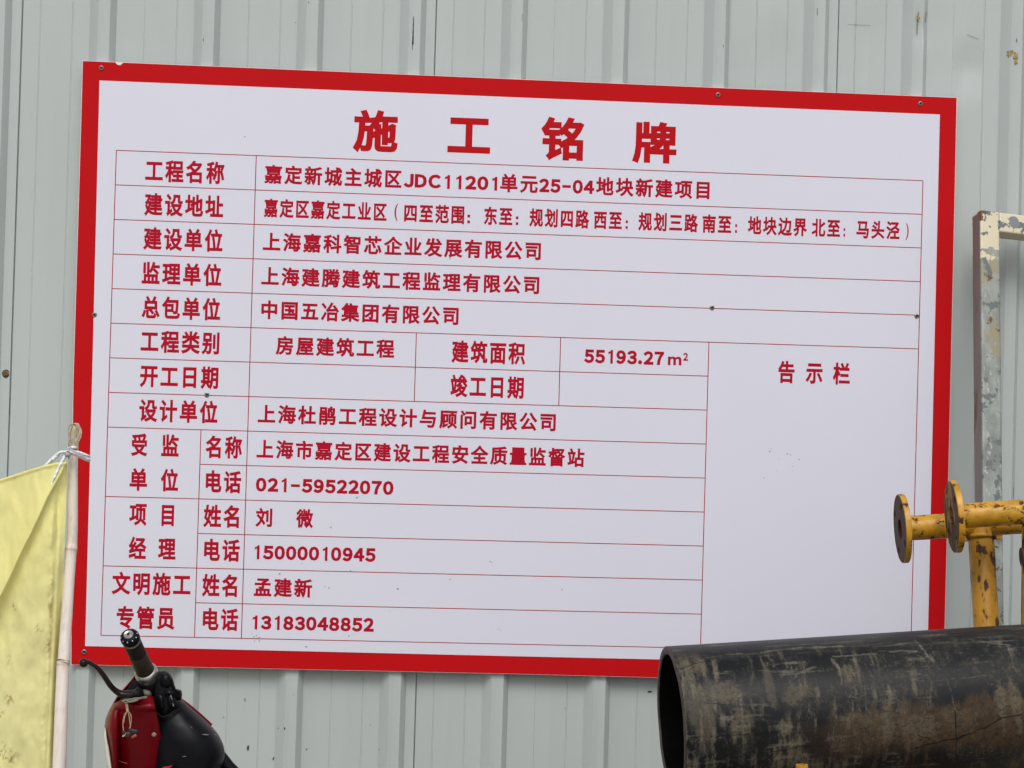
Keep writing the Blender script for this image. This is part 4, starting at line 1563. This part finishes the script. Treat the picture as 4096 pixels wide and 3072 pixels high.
    for k, (pts, rad) in enumerate([([(640, 900), (690, 888), (740, 878), (800, 872), (860, 862)], .0022), ([(660, 915), (700, 905), (760, 885), (820, 868)], .0018), ([(668, 880), (700, 905), (740, 900), (780, 888)], .0014)]):
        sp = smooth_path(pts, 6)
        sb.add(*tube([sc(q[0], q[1] - 3, -.056 - .003 * k) for q in sp], [rad] * len(sp), 8))
    sb.obj('brake_cable', M_BEIGE, S, smooth=True)
    # black dash shell
    rows = [  # y, x left, x right, half depth
        (845, 950, 1120, .03), (872, 900, 1158, .05), (900, 880, 1188, .06), (950, 870, 1246, .066), (1000, 862, 1304, .072), (1060, 860, 1372, .078), (1120, 862, 1432, .084), (1180, 866, 1482, .088), (1240, 870, 1516, .091), (1300, 880, 1538, .092),
        (1360, 890, 1547, .092), (1420, 896, 1536, .091), (1486, 900, 1506, .090), (1560, 905, 1470, .09), (1700, 900, 1440, .09), (1850, 900, 1420, .09)]
    rows = smooth_path(rows, 4)
    n = 64
    V, Fc = [], []
    for y, xl, xr, hd in rows:
        for k in range(n):
            t = 2 * math.pi * k / n
            ct, st = math.cos(t), math.sin(t)
            x = (xl + xr) / 2 + (xr - xl) / 2 * math.copysign(abs(ct) ** .85, ct)
            dz = .055 + hd * math.copysign(abs(st) ** .9, st)
            V.append(sc(x, y, dz))
    for i in range(len(rows) - 1):
        for k in range(n):
            Fc.append((i * n + k, i * n + (k + 1) % n, (i + 1) * n + (k + 1) % n, (i + 1) * n + k))
    Fc.append(tuple(reversed(range(n))))
    mesh_obj('dash_shell', V, Fc, M_BLKS, S, smooth=True)
    # dark red edge of the leg shield behind its upper right contour
    sp = smooth_path([(1120, 862), (1188, 904), (1246, 948), (1304, 996), (1372, 1056), (1430, 1112)], 6)
    mesh_obj('shield_edge', *tube([sc(q[0] + 1, q[1] - 5, .055) for q in sp], [.0022] * len(sp), 10), M_REDS, S, smooth=True)
    # panel seam and pale scuffs
    scf = MB()
    for x0, y0, x1, y1, rad in ((1345, 1190, 1400, 1194, .0007), (1362, 1196, 1408, 1190, .0005), (1170, 1388, 1205, 1384, .0006), (1455, 1192, 1470, 1196, .0006), (1240, 1120, 1262, 1135, .0003)):
        hx = ((x0 + x1) / 2 - 1200) / 330
        dz = .055 - .088 * math.sqrt(max(1 - hx * hx, 0)) ** 1.0 - .006
        scf.add(*tube([sc(x0, y0, dz), sc((x0 + x1) / 2, (y0 + y1) / 2 - 2, dz), sc(x1, y1, dz)], [rad * .4, rad, rad * .4], 5))
    scf.obj('scuff', mat('pale_scuff', (.22, .22, .22), rough=.8), S, kind='stuff')
    sp = smooth_path([(938, 985, -.012), (960, 1012, -.020), (1000, 1034, -.026), (1050, 1016, -.028), (1100, 985, -.026), (1150, 962, -.016)], 6)
    mesh_obj('panel_lip', *tube([sc(q[0], q[1], q[2]) for q in sp], [.0016] * len(sp), 8), M_BLK, S, smooth=True)
    # black arm running down right, behind the shell
    sp = smooth_path([(1440, 1290, 55, .12), (1530, 1420, 62, .12), (1590, 1492, 62, .12), (1690, 1590, 64, .12), (1830, 1710, 70, .12)], 6)
    mesh_obj('seat_strut', *tube([sc(q[0], q[1], q[3]) for q in sp], [q[2] / KS * DS for q in sp], 18), M_BLKS, S, smooth=True)
    # red front shell, open at the top
    lo = np.array([(650, 740), (700, 700), (745, 668), (790, 641), (830, 618), (860, 602), (900, 582), (970, 541), (1050, 507), (1130, 496), (1200, 505), (1290, 526), (1400, 546), (1486, 556), (1600, 570), (1900, 600)], float)
    ro = np.array([(650, 752), (700, 790), (780, 850), (865, 912), (900, 921), (1000, 944), (1100, 965), (1200, 985), (1300, 998), (1360, 1000), (1430, 996), (1486, 984), (1560, 975), (1900, 960)], float)
    tp = np.array([(-90, 862), (-70, 868), (-50, 882), (-32, 905), (-18, 925), (-6, 925), (0, 905), (12, 862), (30, 800), (50, 735), (70, 680), (90, 652)], float)
    nphi, nt = 60, 60
    V, Fc = [], []
    for i in range(nphi):
        ph = -90 + 180 * i / (nphi - 1)
        y0 = np.interp(ph, tp[:, 0], tp[:, 1])
        for j in range(nt):
            y = y0 + (1880 - y0) * (j / (nt - 1)) ** 1.15
            xl = np.interp(y, lo[:, 0], lo[:, 1])
            xr = np.interp(y, ro[:, 0], ro[:, 1])
            r_ = math.radians(ph)
            cx = abs(math.cos(r_)) ** .62
            sz = math.copysign(abs(math.sin(r_)) ** .62, r_)
            D = .085 * sstep(600, 1000, y) + .012
            x = xr - (xr - xl) * cx
            # pressed-in panel of the cowl, leaned to face down so it shades darker
            if ph < 0:
                ins = sstep(572, 615, x) * sstep(945, 975, y) * (.010 + .055 * min(max((y - 950) / 540, 0), 1.3))
            else:
                ins = 0
            V.append(sc(x, y, .045 + sz * D + ins))
    for i in range(nphi - 1):
        for j in range(nt - 1):
            Fc.append((i * nt + j, i * nt + j + 1, (i + 1) * nt + j + 1, (i + 1) * nt + j))
    M_IN = mat('shell_inside', (0.012, 0.010, 0.010), rough=.7)
    o = mesh_obj('front_shell', V, Fc, None, S, smooth=True, mats=[M_REDS, M_IN])
    md = o.modifiers.new('solid', 'SOLIDIFY')
    md.thickness = .0032
    md.offset = -1
    # black void of the headset under the lever
    blob('headset_core', [(618, 905), (640, 840), (690, 780), (745, 710), (800, 740), (880, 830), (912, 872), (860, 882), (800, 890), (740, 905), (690, 925), (640, 930)], .005, .10, M_BLK, S)
    blob('trim_strip', [(486, 1122), (494, 1140), (500, 1200), (519, 1290), (536, 1400), (548, 1500), (556, 1600), (540, 1600), (506, 1480), (486, 1330), (474, 1230), (476, 1160)], .010, .03, M_TRIM, S, rings=5)
    # broken pinkish edge poking up at the bottom
    blob('broken_fairing', [(980, 1490), (1005, 1474), (1055, 1466), (1092, 1458), (1080, 1486), (1066, 1530), (1000, 1530)], .062, -.052, mat('pinkish_red_plastic', (.42, .03, .06), rough=.35, vary=.4, vscale=100), S, rings=4)
    sb = MB()
    sb.add(*lathe(sc(920, 1192, -.046), sc(920, 1192, -.046) + Vector((0, -1, 0)), [(0, .0042), (.002, .0038), (.0026, .0016), (.0016, 0)], 16))
    sb.obj('screw', M_BEIGE, S, smooth=True)
    scf = MB()
    for x0, y0, x1, y1, rad in ((880, 1040, 905, 1045, .0007), (965, 1345, 995, 1350, .0008), (900, 1388, 912, 1394, .0006), (600, 1418, 690, 1450, .0004), (655, 1000, 672, 1012, .0005), (800, 1255, 812, 1250, .0004), (930, 1470, 948, 1466, .0006)):
        dz = .045 - .093 + .010 + .055 * min(max((y0 - 950) / 540, 0), 1.3) - .004
        scf.add(*tube([sc(x0, y0, dz), sc((x0 + x1) / 2, (y0 + y1) / 2 + 2, dz), sc(x1, y1, dz)], [rad * .4, rad, rad * .4], 5))
    scf.obj('scuff', mat('pinkish_scuff', (.40, .16, .14), rough=.8), S, kind='stuff')
    # wires and connectors hanging out of the headset
    loom = sb = MB()
    for pts, rad in [([(676, 905), (680, 930), (684, 965), (688, 990)], .0026), ([(688, 985), (664, 1010), (648, 1060), (646, 1110), (650, 1150), (656, 1178)], .0009), ([(690, 985), (672, 1010), (658, 1050), (652, 1090)], .0008),
                     ([(692, 985), (700, 1030), (706, 1080), (712, 1120), (704, 1150)], .0009), ([(694, 985), (716, 1020), (718, 1070), (712, 1110), (700, 1150)], .0009)]:
        sp = smooth_path(pts, 6)
        sb.add(*tube([sc(q[0], q[1], -.056) for q in sp], [rad] * len(sp), 7))
    sb.obj('wire_loom', mat('dirty_wire', (.36, .27, .16), rough=.6, vary=.3, vscale=200), S, smooth=True)
    cols = [(.010, .012, .014), (.5, .5, .45), (.02, .02, .02), (.25, .05, .04), (.015, .015, .018)]
    for i, (x, y, w, h, ang) in enumerate([(738, 1162, .0085, .0042, -.15), (662, 1192, .0050, .0016, .7), (692, 1190, .0040, .0052, -.3), (745, 1205, .0050, .0026, .5), (655, 1170, .0028, .0030, .2)]):
        dx = RX * math.cos(ang) - RY * math.sin(ang)
        dy = RX * math.sin(ang) + RY * math.cos(ang)
        o = mesh_obj('connector', *boxm(sc(x, y, -.058 - .001 * i), dx * w, dy * h, RZ * .0035), mat('connector_plastic', cols[i], rough=.45), S)
        bevel(o, .0008, 1)
    # ---- the rest of the scooter, below the picture
    bx, by = P0.x, P0.y

    def wheel(x):
        hub = Vector((x, by, .215))
        yv = Vector((0, 1, 0))
        w_ = mesh_obj('wheel', *lathe(hub - yv * .05, hub, [(0, .03), (0, .05), (.03, .13), (.03, .15), (.07, .15), (.07, .13), (.1, .05), (.1, .03)], 32), M_CHR, S, smooth=True)
        pts = [hub + Vector((math.cos(t), 0, math.sin(t))) * .175 for t in np.linspace(0, 2 * math.pi, 49)]
        mesh_obj('tyre', *tube(pts, [.042] * 49, 14, cap=False, up=(0, 1, 0)), M_TYRE, w_, smooth=True)
    wheel(bx - .30)
    wheel(bx + .88)
    for s in (-1, 1):
        mesh_obj('fork', *tube([Vector((bx - .30, by + .075 * s, .215)), Vector((bx - .16, by + .07 * s, .50)), Vector((bx - .08, by + .02 * s, .72))], [.018, .02, .022], 14), M_BLK, S, smooth=True)
    o = mesh_obj('leg_shield', *boxm((bx + .03, by, .52), (.035, 0, 0), (0, .19, 0), (-.03, 0, .24)), M_REDS, S)
    bevel(o, .025, 3)
    o = mesh_obj('footboard', *boxm((bx + .28, by, .28), (.27, 0, 0), (0, .15, 0), (0, 0, .035)), M_BLK, S)
    bevel(o, .02, 2)
    o = mesh_obj('body', *boxm((bx + .80, by, .47), (.28, 0, 0), (0, .12, 0), (.02, 0, .17)), M_REDS, S)
    bevel(o, .05, 3)
    o = mesh_obj('seat', *boxm((bx + .80, by, .675), (.29, 0, 0), (0, .125, 0), (0, 0, .038)), M_BLKS, S)
    bevel(o, .03, 3)
    pts = [Vector((bx - .30 + .235 * math.cos(t), by, .215 + .235 * math.sin(t))) for t in np.linspace(.1, math.pi - .3, 14)]
    o = mesh_obj('front_fender', *tube(pts, [.06] * 14, 14, flat=.25, up=(0, 1, 0)), M_REDS, S, smooth=True)


build_scooter()
